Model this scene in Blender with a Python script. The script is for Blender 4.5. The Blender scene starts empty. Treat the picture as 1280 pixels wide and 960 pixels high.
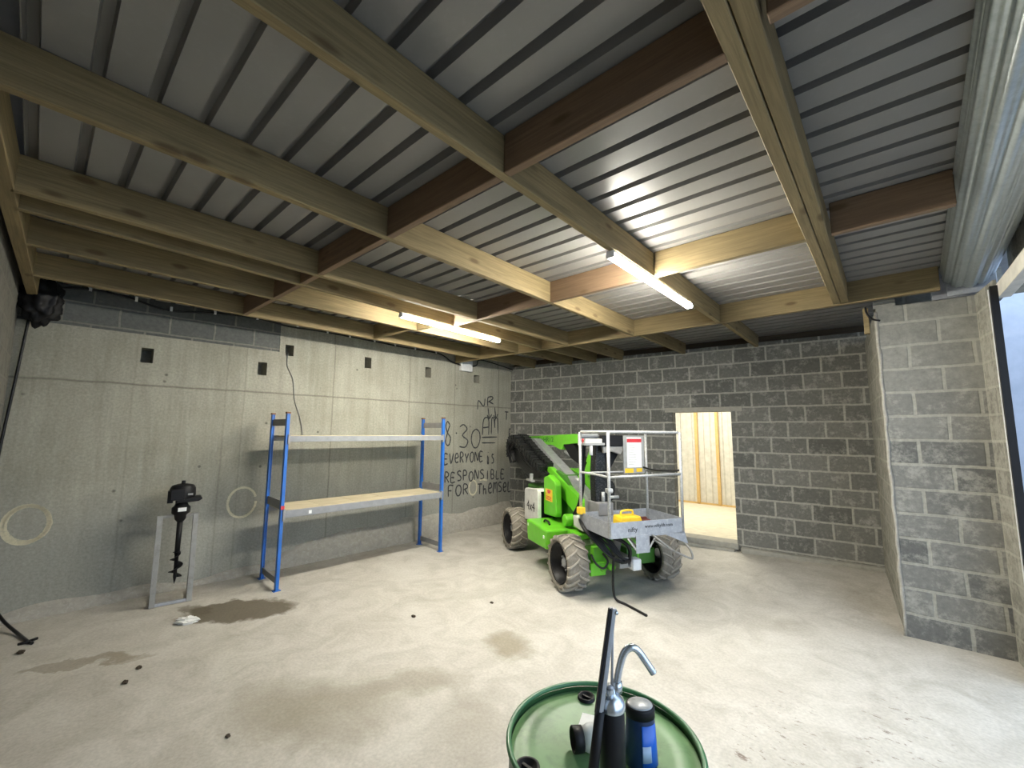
import bpy, bmesh, math, random
from mathutils import Vector, Matrix, Euler
from math import sin, cos, pi, radians, sqrt, atan2
random.seed(7)
scene = bpy.context.scene
COL = scene.collection

# ------------------------------------------------------------------ helpers
def link(o):
    COL.objects.link(o); return o

class MB:
    """collects shapes into one bmesh, then links them as one object"""
    def __init__(self): self.bm = bmesh.new(); self.mi = 0
    def _tag(self, faces):
        for f in faces: f.material_index = self.mi
    def box(self, x0, x1, y0, y1, z0, z1, M=None):
        vs = [self.bm.verts.new(((x0, x1)[i & 1], (y0, y1)[(i >> 1) & 1], (z0, z1)[(i >> 2) & 1])) for i in range(8)]
        if M is not None:
            for v in vs: v.co = M @ v.co
        fs = [self.bm.faces.new([vs[i] for i in q]) for q in ((0, 2, 3, 1), (4, 5, 7, 6), (0, 1, 5, 4), (2, 6, 7, 3), (0, 4, 6, 2), (1, 3, 7, 5))]
        self._tag(fs); return vs
    def bar(self, a, b, w, h, up=(0, 0, 1)):
        a = Vector(a); b = Vector(b); d = b - a; L = d.length; x = d / L
        y = Vector(up).cross(x)
        if y.length < 1e-5: y = Vector((0, 1, 0)).cross(x)
        y.normalize(); z = x.cross(y)
        M = Matrix((( x.x, y.x, z.x, a.x), (x.y, y.y, z.y, a.y), (x.z, y.z, z.z, a.z), (0, 0, 0, 1)))
        return self.box(0, L, -w / 2, w / 2, -h / 2, h / 2, M)
    def prism(self, pts, axis, t0, t1, M=None):
        """polygon pts (2D) extruded along axis from t0 to t1"""
        def P(p, t):
            v = {'x': Vector((t, p[0], p[1])), 'y': Vector((p[0], t, p[1])), 'z': Vector((p[0], p[1], t))}[axis]
            return M @ v if M is not None else v
        a = [self.bm.verts.new(P(p, t0)) for p in pts]; b = [self.bm.verts.new(P(p, t1)) for p in pts]
        fs = [self.bm.faces.new(a[::-1]), self.bm.faces.new(b)]
        n = len(pts)
        for i in range(n): fs.append(self.bm.faces.new((a[i], a[(i + 1) % n], b[(i + 1) % n], b[i])))
        self._tag(fs)
    def tube(self, pts, r, seg=10, caps=True, closed=False):
        pts = [Vector(p) for p in pts]; n = len(pts)
        rs = r if isinstance(r, (list, tuple)) else [r] * n
        rings = []; prev = None
        for i, p in enumerate(pts):
            if closed: t = (pts[(i + 1) % n] - pts[i - 1])
            else: t = (pts[min(i + 1, n - 1)] - pts[max(i - 1, 0)])
            t.normalize()
            if prev is None:
                ref = Vector((0, 0, 1)) if abs(t.z) < .9 else Vector((1, 0, 0))
                a = t.cross(ref).normalized()
            else:
                a = (prev - t * prev.dot(t)); a.normalize()
            prev = a; b = t.cross(a)
            rings.append([self.bm.verts.new(p + (a * cos(2 * pi * k / seg) + b * sin(2 * pi * k / seg)) * rs[i]) for k in range(seg)])
        fs = []
        m = n if closed else n - 1
        for i in range(m):
            A = rings[i]; B = rings[(i + 1) % n]
            for k in range(seg): fs.append(self.bm.faces.new((A[k], A[(k + 1) % seg], B[(k + 1) % seg], B[k])))
        for f in fs: f.smooth = True
        if caps and not closed:
            fs.append(self.bm.faces.new(rings[0][::-1])); fs.append(self.bm.faces.new(rings[-1]))
        self._tag(fs)
    def lathe(self, prof, axis='z', seg=32, c=(0, 0, 0), M=None, sx=1, sy=1, smooth=True):
        """prof = [(r, h)], closed at the ends where r is 0"""
        c = Vector(c); rings = []
        for r, h in prof:
            ring = []
            for k in range(seg if r > 1e-6 else 1):
                a = 2 * pi * k / seg; u = r * cos(a) * sx; w = r * sin(a) * sy
                v = {'z': Vector((u, w, h)), 'y': Vector((u, h, w)), 'x': Vector((h, u, w))}[axis] + c
                if M is not None: v = M @ v
                ring.append(self.bm.verts.new(v))
            rings.append(ring)
        fs = []
        for A, B in zip(rings, rings[1:]):
            for k in range(seg):
                a0 = A[k % len(A)]; a1 = A[(k + 1) % len(A)]; b0 = B[k % len(B)]; b1 = B[(k + 1) % len(B)]
                vs = []
                for v in (a0, a1, b1, b0):
                    if v not in vs: vs.append(v)
                if len(vs) > 2:
                    try: f = self.bm.faces.new(vs); f.smooth = smooth; fs.append(f)
                    except ValueError: pass
        self._tag(fs)
    def build(self, name, mats, parent=None, bevel=0, seg=2, loc=None, rot=None, auto=True):
        bmesh.ops.recalc_face_normals(self.bm, faces=self.bm.faces)
        me = bpy.data.meshes.new(name); self.bm.to_mesh(me); self.bm.free()
        if not isinstance(mats, (list, tuple)): mats = [mats]
        for m in mats: me.materials.append(m)
        o = link(bpy.data.objects.new(name, me))
        if parent is not None: o.parent = parent
        if loc is not None: o.location = loc
        if rot is not None: o.rotation_euler = rot
        if bevel:
            b = o.modifiers.new('bevel', 'BEVEL'); b.width = bevel; b.segments = seg; b.limit_method = 'ANGLE'; b.angle_limit = radians(40)
        return o

def tag(o, label=None, cat=None, group=None, kind=None):
    if label: o['label'] = label
    if cat: o['category'] = cat
    if group: o['group'] = group
    if kind: o['kind'] = kind
    return o
def empty(name, loc=(0, 0, 0), rz=0, rot=None):
    o = link(bpy.data.objects.new(name, None)); o.location = loc
    o.rotation_euler = rot if rot else (0, 0, rz); o.empty_display_size = .2
    return o
def struct(o): o['kind'] = 'structure'; return o
def smooth_path(pts, n=6):
    pts = [Vector(p) for p in pts]; out = []
    for i in range(len(pts) - 1):
        p0 = pts[max(i - 1, 0)]; p1 = pts[i]; p2 = pts[i + 1]; p3 = pts[min(i + 2, len(pts) - 1)]
        for k in range(n):
            t = k / n
            out.append(.5 * ((2 * p1) + (p2 - p0) * t + (2 * p0 - 5 * p1 + 4 * p2 - p3) * t * t + (3 * p1 - p0 - 3 * p2 + p3) * t ** 3))
    out.append(pts[-1]); return out

# ------------------------------------------------------------------ materials
class NT:
    def __init__(self, name):
        self.m = bpy.data.materials.new(name); self.m.use_nodes = True
        self.t = self.m.node_tree; self.n = self.t.nodes
        self.b = self.n['Principled BSDF']
    def add(self, ty, **kw):
        nd = self.n.new(ty)
        for k, v in kw.items(): setattr(nd, k, v)
        return nd
    def lk(self, a, b): self.t.links.new(a, b)
    def coord(self, kind='Object', scale=(1, 1, 1), loc=(0, 0, 0), rot=(0, 0, 0)):
        tc = self.add('ShaderNodeTexCoord'); mp = self.add('ShaderNodeMapping')
        mp.inputs['Scale'].default_value = scale; mp.inputs['Location'].default_value = loc; mp.inputs['Rotation'].default_value = rot
        self.lk(tc.outputs[kind], mp.inputs[0]); return mp.outputs[0]
    def noise(self, vec, scale=5, detail=4, rough=.55, dist=0):
        nd = self.add('ShaderNodeTexNoise'); nd.inputs['Scale'].default_value = scale; nd.inputs['Detail'].default_value = detail
        nd.inputs['Roughness'].default_value = rough; nd.inputs['Distortion'].default_value = dist
        self.lk(vec, nd.inputs['Vector']); return nd.outputs[0]
    def ramp(self, fac, stops, interp='LINEAR'):
        nd = self.add('ShaderNodeValToRGB'); nd.color_ramp.interpolation = interp
        cr = nd.color_ramp
        while len(cr.elements) < len(stops): cr.elements.new(.5)
        for e, (p, c) in zip(cr.elements, stops):
            e.position = p; e.color = (c[0], c[1], c[2], 1) if isinstance(c, (tuple, list)) else (c, c, c, 1)
        self.lk(fac, nd.inputs[0]); return nd.outputs[0]
    def mix(self, fac, a, b, mode='MIX'):
        nd = self.add('ShaderNodeMix', data_type='RGBA', blend_type=mode)
        for s, v in ((0, fac), (6, a), (7, b)):
            if hasattr(v, 'links') or hasattr(v, 'is_linked'): self.lk(v, nd.inputs[s])
            elif s == 0: nd.inputs[0].default_value = v
            else: nd.inputs[s].default_value = (v[0], v[1], v[2], 1)
        return nd.outputs[2]
    def math(self, op, a, b=None, c=None, clamp=False):
        nd = self.add('ShaderNodeMath', operation=op, use_clamp=clamp)
        for i, v in enumerate((a, b, c)):
            if v is None: continue
            if hasattr(v, 'is_linked'): self.lk(v, nd.inputs[i])
            else: nd.inputs[i].default_value = v
        return nd.outputs[0]
    def sep(self, vec):
        nd = self.add('ShaderNodeSeparateXYZ'); self.lk(vec, nd.inputs[0]); return nd.outputs
    def comb(self, x, y, z):
        nd = self.add('ShaderNodeCombineXYZ')
        for i, v in enumerate((x, y, z)):
            if hasattr(v, 'is_linked'): self.lk(v, nd.inputs[i])
            else: nd.inputs[i].default_value = v
        return nd.outputs[0]
    def bump(self, h, strength=.4, dist=.01):
        nd = self.add('ShaderNodeBump'); nd.inputs['Strength'].default_value = strength; nd.inputs['Distance'].default_value = dist
        self.lk(h, nd.inputs['Height']); self.lk(nd.outputs[0], self.b.inputs['Normal'])
    def fin(self, col=None, rough=.6, metal=0, spec=None):
        if col is not None:
            if hasattr(col, 'is_linked'): self.lk(col, self.b.inputs['Base Color'])
            else: self.b.inputs['Base Color'].default_value = (*col, 1)
        if hasattr(rough, 'is_linked'): self.lk(rough, self.b.inputs['Roughness'])
        else: self.b.inputs['Roughness'].default_value = rough
        self.b.inputs['Metallic'].default_value = metal
        if spec is not None: self.b.inputs['Specular IOR Level'].default_value = spec
        return self.m

def paint(name, col, rough=.45, metal=0, var=.12, scale=9, dirt=None, damt=.5, spec=None, bumps=0):
    t = NT(name); v = t.coord()
    n = t.noise(v, scale, 5, .6)
    c = t.mix(t.ramp(n, [(.3, 0), (.7, 1)]), tuple(k * (1 - var) for k in col), tuple(min(1, k * (1 + var)) for k in col))
    if dirt:
        n2 = t.noise(v, scale * 1.7, 8, .7, .5)
        c = t.mix(t.math('MULTIPLY', t.ramp(n2, [(.5, 0), (.68, 1)]), damt), c, dirt)
    if bumps: t.bump(n, bumps, .004)
    return t.fin(c, rough, metal, spec)

M = {}
M['green'] = paint('green_paint', (.135, .50, .022), .35, var=.08, dirt=(.25, .3, .12), damt=.25)
M['dark_green'] = paint('dark_green_paint', (.05, .17, .02), .45)
M['blue'] = paint('blue_paint', (.015, .13, .50), .38, var=.12, dirt=(.1, .15, .3), damt=.4)
M['grey_paint'] = paint('grey_paint', (.23, .24, .26), .5, dirt=(.16, .16, .16), damt=.4)
M['tie_grey'] = paint('grey_tie_plate', (.20, .20, .20), .55)
M['silver'] = paint('silver_steel', (.36, .37, .38), .45, .35, dirt=(.2, .2, .2), damt=.4)
M['tube_steel'] = paint('splashed_galvanised_tube', (.42, .43, .43), .5, .35, scale=30, dirt=(.75, .74, .70), damt=.7)
M['plate_steel'] = paint('galvanised_plate', (.33, .35, .38), .5, .35, scale=14, dirt=(.55, .56, .6), damt=.5)
M['galv'] = paint('galvanised_roller', (.44, .49, .50), .36, .55, scale=22, dirt=(.3, .34, .36), damt=.5)
M['bright_zinc'] = paint('zinc_plated', (.55, .60, .64), .25, .9, scale=25, dirt=(.3, .33, .36), damt=.4)
M['black'] = paint('black_plastic', (.008, .008, .009), .5, spec=.25)
M['hose'] = paint('black_hose', (.007, .007, .008), .35, scale=40, dirt=(.08, .08, .075), damt=.3, spec=.3)
M['black_speckled'] = paint('dusty_black_chain', (.007, .008, .008), .35, scale=34, dirt=(.16, .16, .15), damt=.5, spec=.3)
M['dark_rim'] = paint('black_rim', (.007, .007, .008), .45, dirt=(.03, .03, .03), damt=.5, spec=.3)
M['cream'] = paint('dusty_white_panel', (.60, .60, .56), .5, dirt=(.4, .39, .34), damt=.4)
M['white'] = paint('white_plastic', (.75, .76, .76), .45)
M['yellow'] = paint('yellow_plastic', (.78, .52, .03), .4)
M['yellow_sticker'] = paint('yellow_sticker', (.75, .50, .03), .5, var=.05)
M['red'] = paint('red_print', (.55, .03, .04), .5)
M['maroon'] = paint('dark_red_plastic', (.11, .025, .02), .5)
M['grey_plastic'] = paint('grey_plastic', (.30, .31, .31), .5)
M['ink'] = paint('black_ink', (.02, .02, .02), .7)
M['green_ink'] = paint('dark_green_ink', (.02, .10, .03), .5)
M['spray'] = paint('black_spray', (.035, .037, .04), .85, var=.3, scale=25)
M['chalk'] = paint('cream_spray', (.55, .51, .37), .9, scale=30, dirt=(.36, .35, .29), damt=.8)
M['white_lid'] = paint('grey_cap_top', (.30, .31, .31), .35, scale=20, dirt=(.5, .5, .5), damt=.4)
M['blue_can'] = paint('dark_blue_can', (.008, .025, .07), .3)
M['blue_label'] = paint('bright_blue_label', (.01, .11, .52), .35)
M['label_grey'] = paint('pale_label', (.32, .42, .55), .5)
M['lintel'] = paint('pale_lintel', (.58, .56, .50), .6)
M['alu'] = paint('grey_stand_metal', (.27, .265, .25), .5, .3, dirt=(.18, .17, .15), damt=.6)
M['stud_dark'] = paint('brown_end_cap', (.20, .085, .04), .6)
M['dirt'] = paint('dark_dirt', (.045, .032, .02), .95)
M['paper'] = paint('paper', (.72, .72, .68), .8)
M['outside_panel'] = paint('pale_outside_render', (.42, .45, .52), .8, scale=3, dirt=(.36, .40, .48), damt=.5)
M['outside_ground'] = paint('outside_ground', (.20, .20, .20), .85)
M['room_wall'] = paint('cream_cladding', (.62, .60, .54), .45)
M['stud'] = paint('orange_timber_stud', (.62, .42, .17), .7, dirt=(.5, .3, .1), damt=.5)
M['room_floor'] = paint('pale_room_floor', (.62, .57, .44), .85)
M['concrete_lintel'] = paint('concrete_lintel', (.33, .32, .28), .9, scale=16, bumps=.5)
M['rubble'] = paint('rough_footing', (.33, .31, .27), .95, scale=14, dirt=(.44, .43, .39), damt=.7, bumps=.9)

def light_mat():
    t = NT('led_diffuser'); t.fin((.9, .9, .9), .4)
    t.b.inputs['Emission Color'].default_value = (1, .95, .83, 1); t.b.inputs['Emission Strength'].default_value = LED
    return t.m
LED = 260.0
M['led'] = light_mat()

def glass_clear():
    t = NT('cloudy_plastic'); t.fin((.70, .72, .72), .35); t.b.inputs['Transmission Weight'].default_value = .35
    return t.m
M['cloudy'] = glass_clear()

def timber(name, a, b, knots=(.09, .055, .02), green=0):
    t = NT(name)
    oi = t.add('ShaderNodeObjectInfo'); off = t.math('MULTIPLY', oi.outputs['Random'], 37.0)
    tc = t.add('ShaderNodeTexCoord'); va = t.add('ShaderNodeVectorMath', operation='ADD')
    t.lk(tc.outputs['Object'], va.inputs[0]); t.lk(t.comb(off, off, 0), va.inputs[1])
    def mp(s):
        m = t.add('ShaderNodeMapping'); m.inputs['Scale'].default_value = s; t.lk(va.outputs[0], m.inputs[0]); return m.outputs[0]
    g = t.noise(mp((.8, 22, 22)), 3, 6, .65, .6)
    big = t.noise(mp((.7, 3, 3)), 2, 3, .5)
    c = t.mix(t.ramp(g, [(.32, 0), (.68, 1)]), a, b)
    c = t.mix(t.math('MULTIPLY', t.ramp(big, [(.4, 0), (.65, 1)]), .45), c, tuple(k * .72 for k in a))
    vo = t.add('ShaderNodeTexVoronoi'); vo.inputs['Scale'].default_value = 1.0
    t.lk(mp((2.6, 7.5, 7.5)), vo.inputs['Vector'])
    k = t.ramp(vo.outputs['Distance'], [(.10, 1), (.20, 0)])
    c = t.mix(t.math('MULTIPLY', k, .8), c, knots)
    t.bump(g, .25, .003)
    return t.fin(c, .75)
M['timber'] = timber('treated_timber', (.165, .122, .056), (.29, .222, .108))
M['timber_red'] = timber('reddish_timber', (.16, .10, .058), (.24, .155, .09))
M['gap_shade'] = timber('shaded_gap_infill', (.07, .05, .03), (.11, .08, .05))  # dark colour standing in for the shade above the back wall
M['chip'] = timber('pale_shelf_board', (.50, .43, .29), (.60, .53, .38), (.4, .33, .2))

def cladding():
    t = NT('roof_cladding'); v = t.coord()
    n = t.noise(v, 1.3, 4, .5); n2 = t.noise(v, 30, 3, .6)
    c = t.mix(t.ramp(n, [(.35, 0), (.65, 1)]), (.19, .186, .18), (.235, .23, .222))
    c = t.mix(t.math('MULTIPLY', t.ramp(n2, [(.55, 0), (.7, 1)]), .12), c, (.3, .3, .29))
    return t.fin(c, .33, 0, .6)
M['clad'] = cladding()
M['clad_rib'] = paint('roof_rib_shadowless_grey', (.22, .215, .205), .55)

def block(name, shift=(0, 0), base=((.105, .108, .104), (.165, .167, .158)), mortar=(.27, .265, .24), smear=.35, rowh=.235, pale_top=0, bw=.45, mort=.012):
    """blockwork; the object's local x runs along the wall, z is up"""
    t = NT(name); tc = t.add('ShaderNodeTexCoord'); s = t.sep(tc.outputs['Object'])
    u = t.math('ADD', s[0], s[1])
    vec = t.comb(t.math('ADD', u, shift[0]), t.math('ADD', s[2], shift[1]), 0)
    wob = t.noise(tc.outputs['Object'], 4, 3, .5)
    wv = t.math('MULTIPLY', t.math('SUBTRACT', wob, .5), .022)
    va = t.add('ShaderNodeVectorMath', operation='ADD'); t.lk(vec, va.inputs[0]); t.lk(t.comb(wv, wv, 0), va.inputs[1])
    br = t.add('ShaderNodeTexBrick'); t.lk(va.outputs[0], br.inputs['Vector'])
    br.inputs['Scale'].default_value = 1; br.inputs['Brick Width'].default_value = bw; br.inputs['Row Height'].default_value = rowh
    br.inputs['Mortar Size'].default_value = mort; br.inputs['Mortar Smooth'].default_value = .35; br.inputs['Bias'].default_value = 0
    br.inputs['Color1'].default_value = (*base[0], 1); br.inputs['Color2'].default_value = (*base[1], 1); br.inputs['Mortar'].default_value = (*mortar, 1)
    n = t.noise(tc.outputs['Object'], 26, 6, .7)
    c = t.mix(.42, br.outputs['Color'], t.ramp(n, [(.25, (.03, .03, .03)), (.75, (.55, .54, .50))]), 'OVERLAY')
    n2 = t.noise(tc.outputs['Object'], 6.5, 9, .76, 0)
    lo = .63 - smear * .28
    sm = t.ramp(n2, [(lo, 0), (lo + .14, 1)])
    if pale_top:
        hi = t.math('MULTIPLY', t.math('SUBTRACT', s[2], pale_top), .9, clamp=True)
        sm = t.math('MAXIMUM', sm, t.math('MULTIPLY', hi, t.ramp(n2, [(.35, .35), (.6, .8)])))
    c = t.mix(t.math('MULTIPLY', sm, .6), c, tuple(k * 1.02 for k in mortar))
    h = t.math('ADD', t.math('MULTIPLY', br.outputs['Fac'], -.6), t.math('MULTIPLY', n, .35))
    t.bump(h, .55, .012)
    return t.fin(c, .92)
M['block_back'] = block('back_wall_blockwork', shift=(.1, .06), smear=.42, base=((.145, .147, .138), (.225, .226, .21)), mortar=(.42, .415, .375), mort=.016)
M['block_pier'] = block('pier_blockwork', shift=(.0, .02), base=((.135, .137, .133), (.24, .24, .225)), mortar=(.36, .355, .315), smear=.5, rowh=.231, pale_top=1.7, mort=.016)
M['block_side'] = block('pier_side_blockwork', shift=(.2, .02), base=((.20, .195, .17), (.27, .262, .228)), mortar=(.36, .35, .30), smear=.75, rowh=.231, mort=.014)
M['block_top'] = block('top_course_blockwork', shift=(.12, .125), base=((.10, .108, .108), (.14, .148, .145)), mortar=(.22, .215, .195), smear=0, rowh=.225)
M['block_near'] = block('near_wall_blockwork', base=((.13, .125, .11), (.18, .17, .145)), mortar=(.22, .21, .18), smear=.9)

def concrete_wall():
    t = NT('shuttered_concrete'); tc = t.add('ShaderNodeTexCoord'); ob = tc.outputs['Object']; s = t.sep(ob)
    n = t.noise(ob, 1.1, 5, .6, .3)
    c = t.mix(t.ramp(n, [(.3, 0), (.7, 1)]), (.29, .28, .23), (.42, .41, .35))
    mp = t.add('ShaderNodeMapping'); mp.inputs['Scale'].default_value = (6, 1, .6); t.lk(ob, mp.inputs[0])
    st = t.noise(mp.outputs[0], 1.2, 6, .7, .2)
    c = t.mix(t.math('MULTIPLY', t.ramp(st, [(.45, 0), (.72, 1)]), .42), c, (.19, .185, .15))
    mp3 = t.add('ShaderNodeMapping'); mp3.inputs['Scale'].default_value = (14, 1, .5); mp3.inputs['Location'].default_value = (3, 0, 1); t.lk(ob, mp3.inputs[0])
    st2 = t.noise(mp3.outputs[0], 1.3, 5, .6, .1)
    c = t.mix(t.math('MULTIPLY', t.ramp(st2, [(.52, 0), (.72, 1)]), .3), c, (.50, .49, .43))
    # greyer, darker tone low on the wall
    low = t.math('MULTIPLY', t.math('SUBTRACT', 1.35, t.math('ADD', s[2], t.math('MULTIPLY', t.math('SUBTRACT', n, .5), 1.2))), 1.6, clamp=True)
    c = t.mix(t.math('MULTIPLY', low, .55), c, (.285, .29, .275))
    # shutter joints: one horizontal, several vertical
    wob = t.math('MULTIPLY', t.math('SUBTRACT', t.noise(ob, 3, 3, .5), .5), .03)
    def line(coord, pos, w, amt):
        nonlocal c
        d = t.math('ABSOLUTE', t.math('SUBTRACT', t.math('ADD', coord, wob), pos))
        f = t.math('MULTIPLY', t.math('SUBTRACT', 1, t.math('DIVIDE', d, w), clamp=True), amt)
        c = t.mix(f, c, (.13, .12, .10))
    line(s[2], 2.39, .018, .75)
    for p, a in ((.72, .25), (1.62, .35), (1.83, .3), (3.01, .6), (4.35, .5), (5.35, .6), (6.52, .8)): line(s[0], p, .016, a)
    vo = t.add('ShaderNodeTexVoronoi'); vo.inputs['Scale'].default_value = 3.3; t.lk(ob, vo.inputs['Vector'])
    k = t.ramp(vo.outputs['Distance'], [(.035, 1), (.075, 0)])
    c = t.mix(t.math('MULTIPLY', k, .7), c, (.07, .065, .055))
    f = t.noise(ob, 40, 5, .7)
    c = t.mix(.4, c, t.ramp(f, [(.25, (.05, .05, .05)), (.75, (.6, .6, .57))]), 'OVERLAY')
    h = t.math('SUBTRACT', t.math('MULTIPLY', f, .3), k)
    t.bump(h, .35, .01)
    return t.fin(c, .88)
M['concrete'] = concrete_wall()

def floor_mat():
    t = NT('dusty_concrete_floor'); tc = t.add('ShaderNodeTexCoord'); ob = tc.outputs['Object']; s = t.sep(ob)
    n = t.noise(ob, .9, 6, .6, .4); n2 = t.noise(ob, 2.6, 7, .62, 1.2); n3 = t.noise(ob, 45, 4, .6)
    c = t.mix(t.ramp(n, [(.3, 0), (.7, 1)]), (.385, .36, .31), (.49, .465, .415))
    c = t.mix(t.math('MULTIPLY', t.ramp(n2, [(.47, 0), (.62, 1)]), .45), c, (.56, .54, .49))
    c = t.mix(t.math('MULTIPLY', t.ramp(n2, [(.32, 1), (.45, 0)]), .38), c, (.29, .265, .22))
    wx = t.math('ADD', s[0], t.math('MULTIPLY', t.math('SUBTRACT', t.noise(ob, 3, 5, .6), .5), .55))
    wy = t.math('ADD', s[1], t.math('MULTIPLY', t.math('SUBTRACT', t.noise(ob, 2.6, 5, .6), .5), .55))
    def spot(x, y, a, b, ang, col, amt, soft=.35):
        nonlocal c
        dx = t.math('SUBTRACT', wx, x); dy = t.math('SUBTRACT', wy, y); ca, sa = cos(ang), sin(ang)
        u = t.math('ADD', t.math('MULTIPLY', dx, ca / a), t.math('MULTIPLY', dy, sa / a))
        v = t.math('ADD', t.math('MULTIPLY', dx, -sa / b), t.math('MULTIPLY', dy, ca / b))
        r = t.math('ADD', t.math('MULTIPLY', u, u), t.math('MULTIPLY', v, v))
        f = t.math('MULTIPLY', t.math('DIVIDE', t.math('SUBTRACT', 1, r), soft, clamp=True), amt)
        c = t.mix(f, c, col)
    wet = (.085, .066, .036)
    spot(-5.20, 1.58, .58, .30, radians(50), wet, .85)
    spot(-5.50, 1.28, .22, .14, radians(30), wet, .55)
    spot(-4.95, .47, .42, .10, radians(62), (.20, .165, .11), .55)
    spot(-4.80, .68, .25, .08, radians(50), (.25, .21, .15), .45)
    spot(-2.62, 2.98, .32, .22, 0, (.22, .185, .12), .7, .9)
    spot(-3.05, 1.45, .70, .45, radians(35), (.26, .23, .175), .7, .9)
    spot(-2.75, 2.05, .45, .18, radians(60), (.26, .23, .175), .6, .9)
    spot(-2.05, 2.0, .40, .35, 0, (.33, .30, .25), .6, .9)
    # mud prints near the door opening
    mp = t.add('ShaderNodeMapping'); mp.inputs['Scale'].default_value = (6, 13, 1); mp.inputs['Rotation'].default_value = (0, 0, radians(35)); t.lk(ob, mp.inputs[0])
    mud = t.ramp(t.noise(mp.outputs[0], 1.6, 6, .7), [(.58, 0), (.64, 1)])
    def area(x, y, a, b):
        dx = t.math('DIVIDE', t.math('SUBTRACT', s[0], x), a); dy = t.math('DIVIDE', t.math('SUBTRACT', s[1], y), b)
        return t.math('SUBTRACT', 1, t.math('ADD', t.math('MULTIPLY', dx, dx), t.math('MULTIPLY', dy, dy)), clamp=True)
    ar = t.math('MAXIMUM', area(-.62, 3.0, .28, .95), area(-.02, 3.55, .28, .9))
    ar = t.math('MULTIPLY', ar, 1.6, clamp=True)
    c = t.mix(t.math('MULTIPLY', t.math('MULTIPLY', mud, ar), .85), c, (.15, .11, .085))
    c = t.mix(.16, c, t.ramp(n3, [(.3, (.1, .1, .1)), (.7, (.8, .8, .8))]), 'OVERLAY')
    t.bump(t.math('ADD', n2, t.math('MULTIPLY', n3, .15)), .2, .01)
    return t.fin(c, .8)
M['floor'] = floor_mat()

def rubber():
    t = NT('dusty_tyre_rubber'); v = t.coord(); n = t.noise(v, 18, 6, .7)
    c = t.mix(t.ramp(n, [(.3, 0), (.7, 1)]), (.13, .115, .09), (.27, .245, .20))
    return t.fin(c, .9)
M['rubber'] = rubber()
M['lug'] = paint('tyre_lug', (.31, .285, .235), .9, scale=20, dirt=(.15, .13, .1), damt=.5)
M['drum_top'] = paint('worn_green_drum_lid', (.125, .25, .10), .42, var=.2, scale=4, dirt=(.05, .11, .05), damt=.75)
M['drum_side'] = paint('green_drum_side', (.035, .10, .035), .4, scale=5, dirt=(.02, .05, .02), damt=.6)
M['drum_rim'] = paint('green_drum_rim', (.05, .17, .07), .35, dirt=(.02, .06, .03), damt=.6)

# ------------------------------------------------------------------ room shell
ZR = 3.20      # underside of the roof joists
ZC = 3.42      # underside of the cladding pans
A1 = radians(3.5)
# left wall: local x runs along the wall (away from camera), local y = into the wall
LW = empty  # placeholder name kept local
def wall_cells(mb, x0, x1, z0, z1, holes, depth=.25, pocket=.09):
    xs = sorted({x0, x1, *[h[0] for h in holes], *[h[1] for h in holes]})
    zs = sorted({z0, z1, *[h[2] for h in holes], *[h[3] for h in holes]})
    for i in range(len(xs) - 1):
        for j in range(len(zs) - 1):
            cx, cz = (xs[i] + xs[i + 1]) / 2, (zs[j] + zs[j + 1]) / 2
            h = next((h for h in holes if h[0] < cx < h[1] and h[2] < cz < h[3]), None)
            y = 0
            if h is not None:
                if h[4] is None: continue
                y = h[4]
            mb.box(xs[i], xs[i + 1], y, depth, zs[j], zs[j + 1])
pockets = [(.755, .865, 2.655, 2.83, .28), (1.965, 2.075, 2.63, 2.81, .28), (2.295, 2.405, 2.945, 3.105, .28), (3.495, 3.61, 2.90, 3.08, .28), (4.665, 4.79, 2.86, 3.05, .28), (5.83, 5.975, 2.86, 3.02, .28)]
wl = MB()
wall_cells(wl, -.45, 2.22, -.15, 2.985, [p for p in pockets if p[0] < 2.2], .30)
wall_cells(wl, 2.22, 7.3, -.15, 3.20, [p for p in pockets if p[0] > 2.2], .30)
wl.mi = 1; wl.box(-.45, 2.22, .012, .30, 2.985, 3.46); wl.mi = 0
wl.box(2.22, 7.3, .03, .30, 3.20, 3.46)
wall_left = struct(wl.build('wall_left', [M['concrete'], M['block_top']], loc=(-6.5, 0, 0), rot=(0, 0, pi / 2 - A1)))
# local x -> direction (sin A1, cos A1); local y -> (-cos A1, sin A1) = away from the room
def LWp(s, z, d=0.0):
    return Vector((-6.5 + s * sin(A1) + d * cos(A1), s * cos(A1) - d * sin(A1), z))

# rough concrete footing along the left wall
fb = bmesh.new(); NX, NZ = 90, 10
rows = []
for i in range(NX + 1):
    s = -.25 + 7.2 * i / NX; row = []
    h = .10 + .28 * max(0, min(1, (s - 2.2) / 1.0)) + .03 * sin(s * 3.1) + .02 * sin(s * 7.7)
    for j in range(NZ + 1):
        z = -.05 + (h + .05) * j / NZ
        d = (.10 if s > 2.2 else .07) * (1 - (j / NZ) ** 3) + random.uniform(-.012, .012)
        if j == NZ: d = -.01
        row.append(fb.verts.new((s, -max(d, -.01), z)))
    rows.append(row)
for i in range(NX):
    for j in range(NZ):
        f = fb.faces.new((rows[i][j], rows[i + 1][j], rows[i + 1][j + 1], rows[i][j + 1])); f.smooth = True
m_ = MB(); m_.bm.free(); m_.bm = fb
struct(m_.build('baseboard_left', M['rubble'], loc=(-6.5, 0, 0), rot=(0, 0, pi / 2 - A1)))

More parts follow.
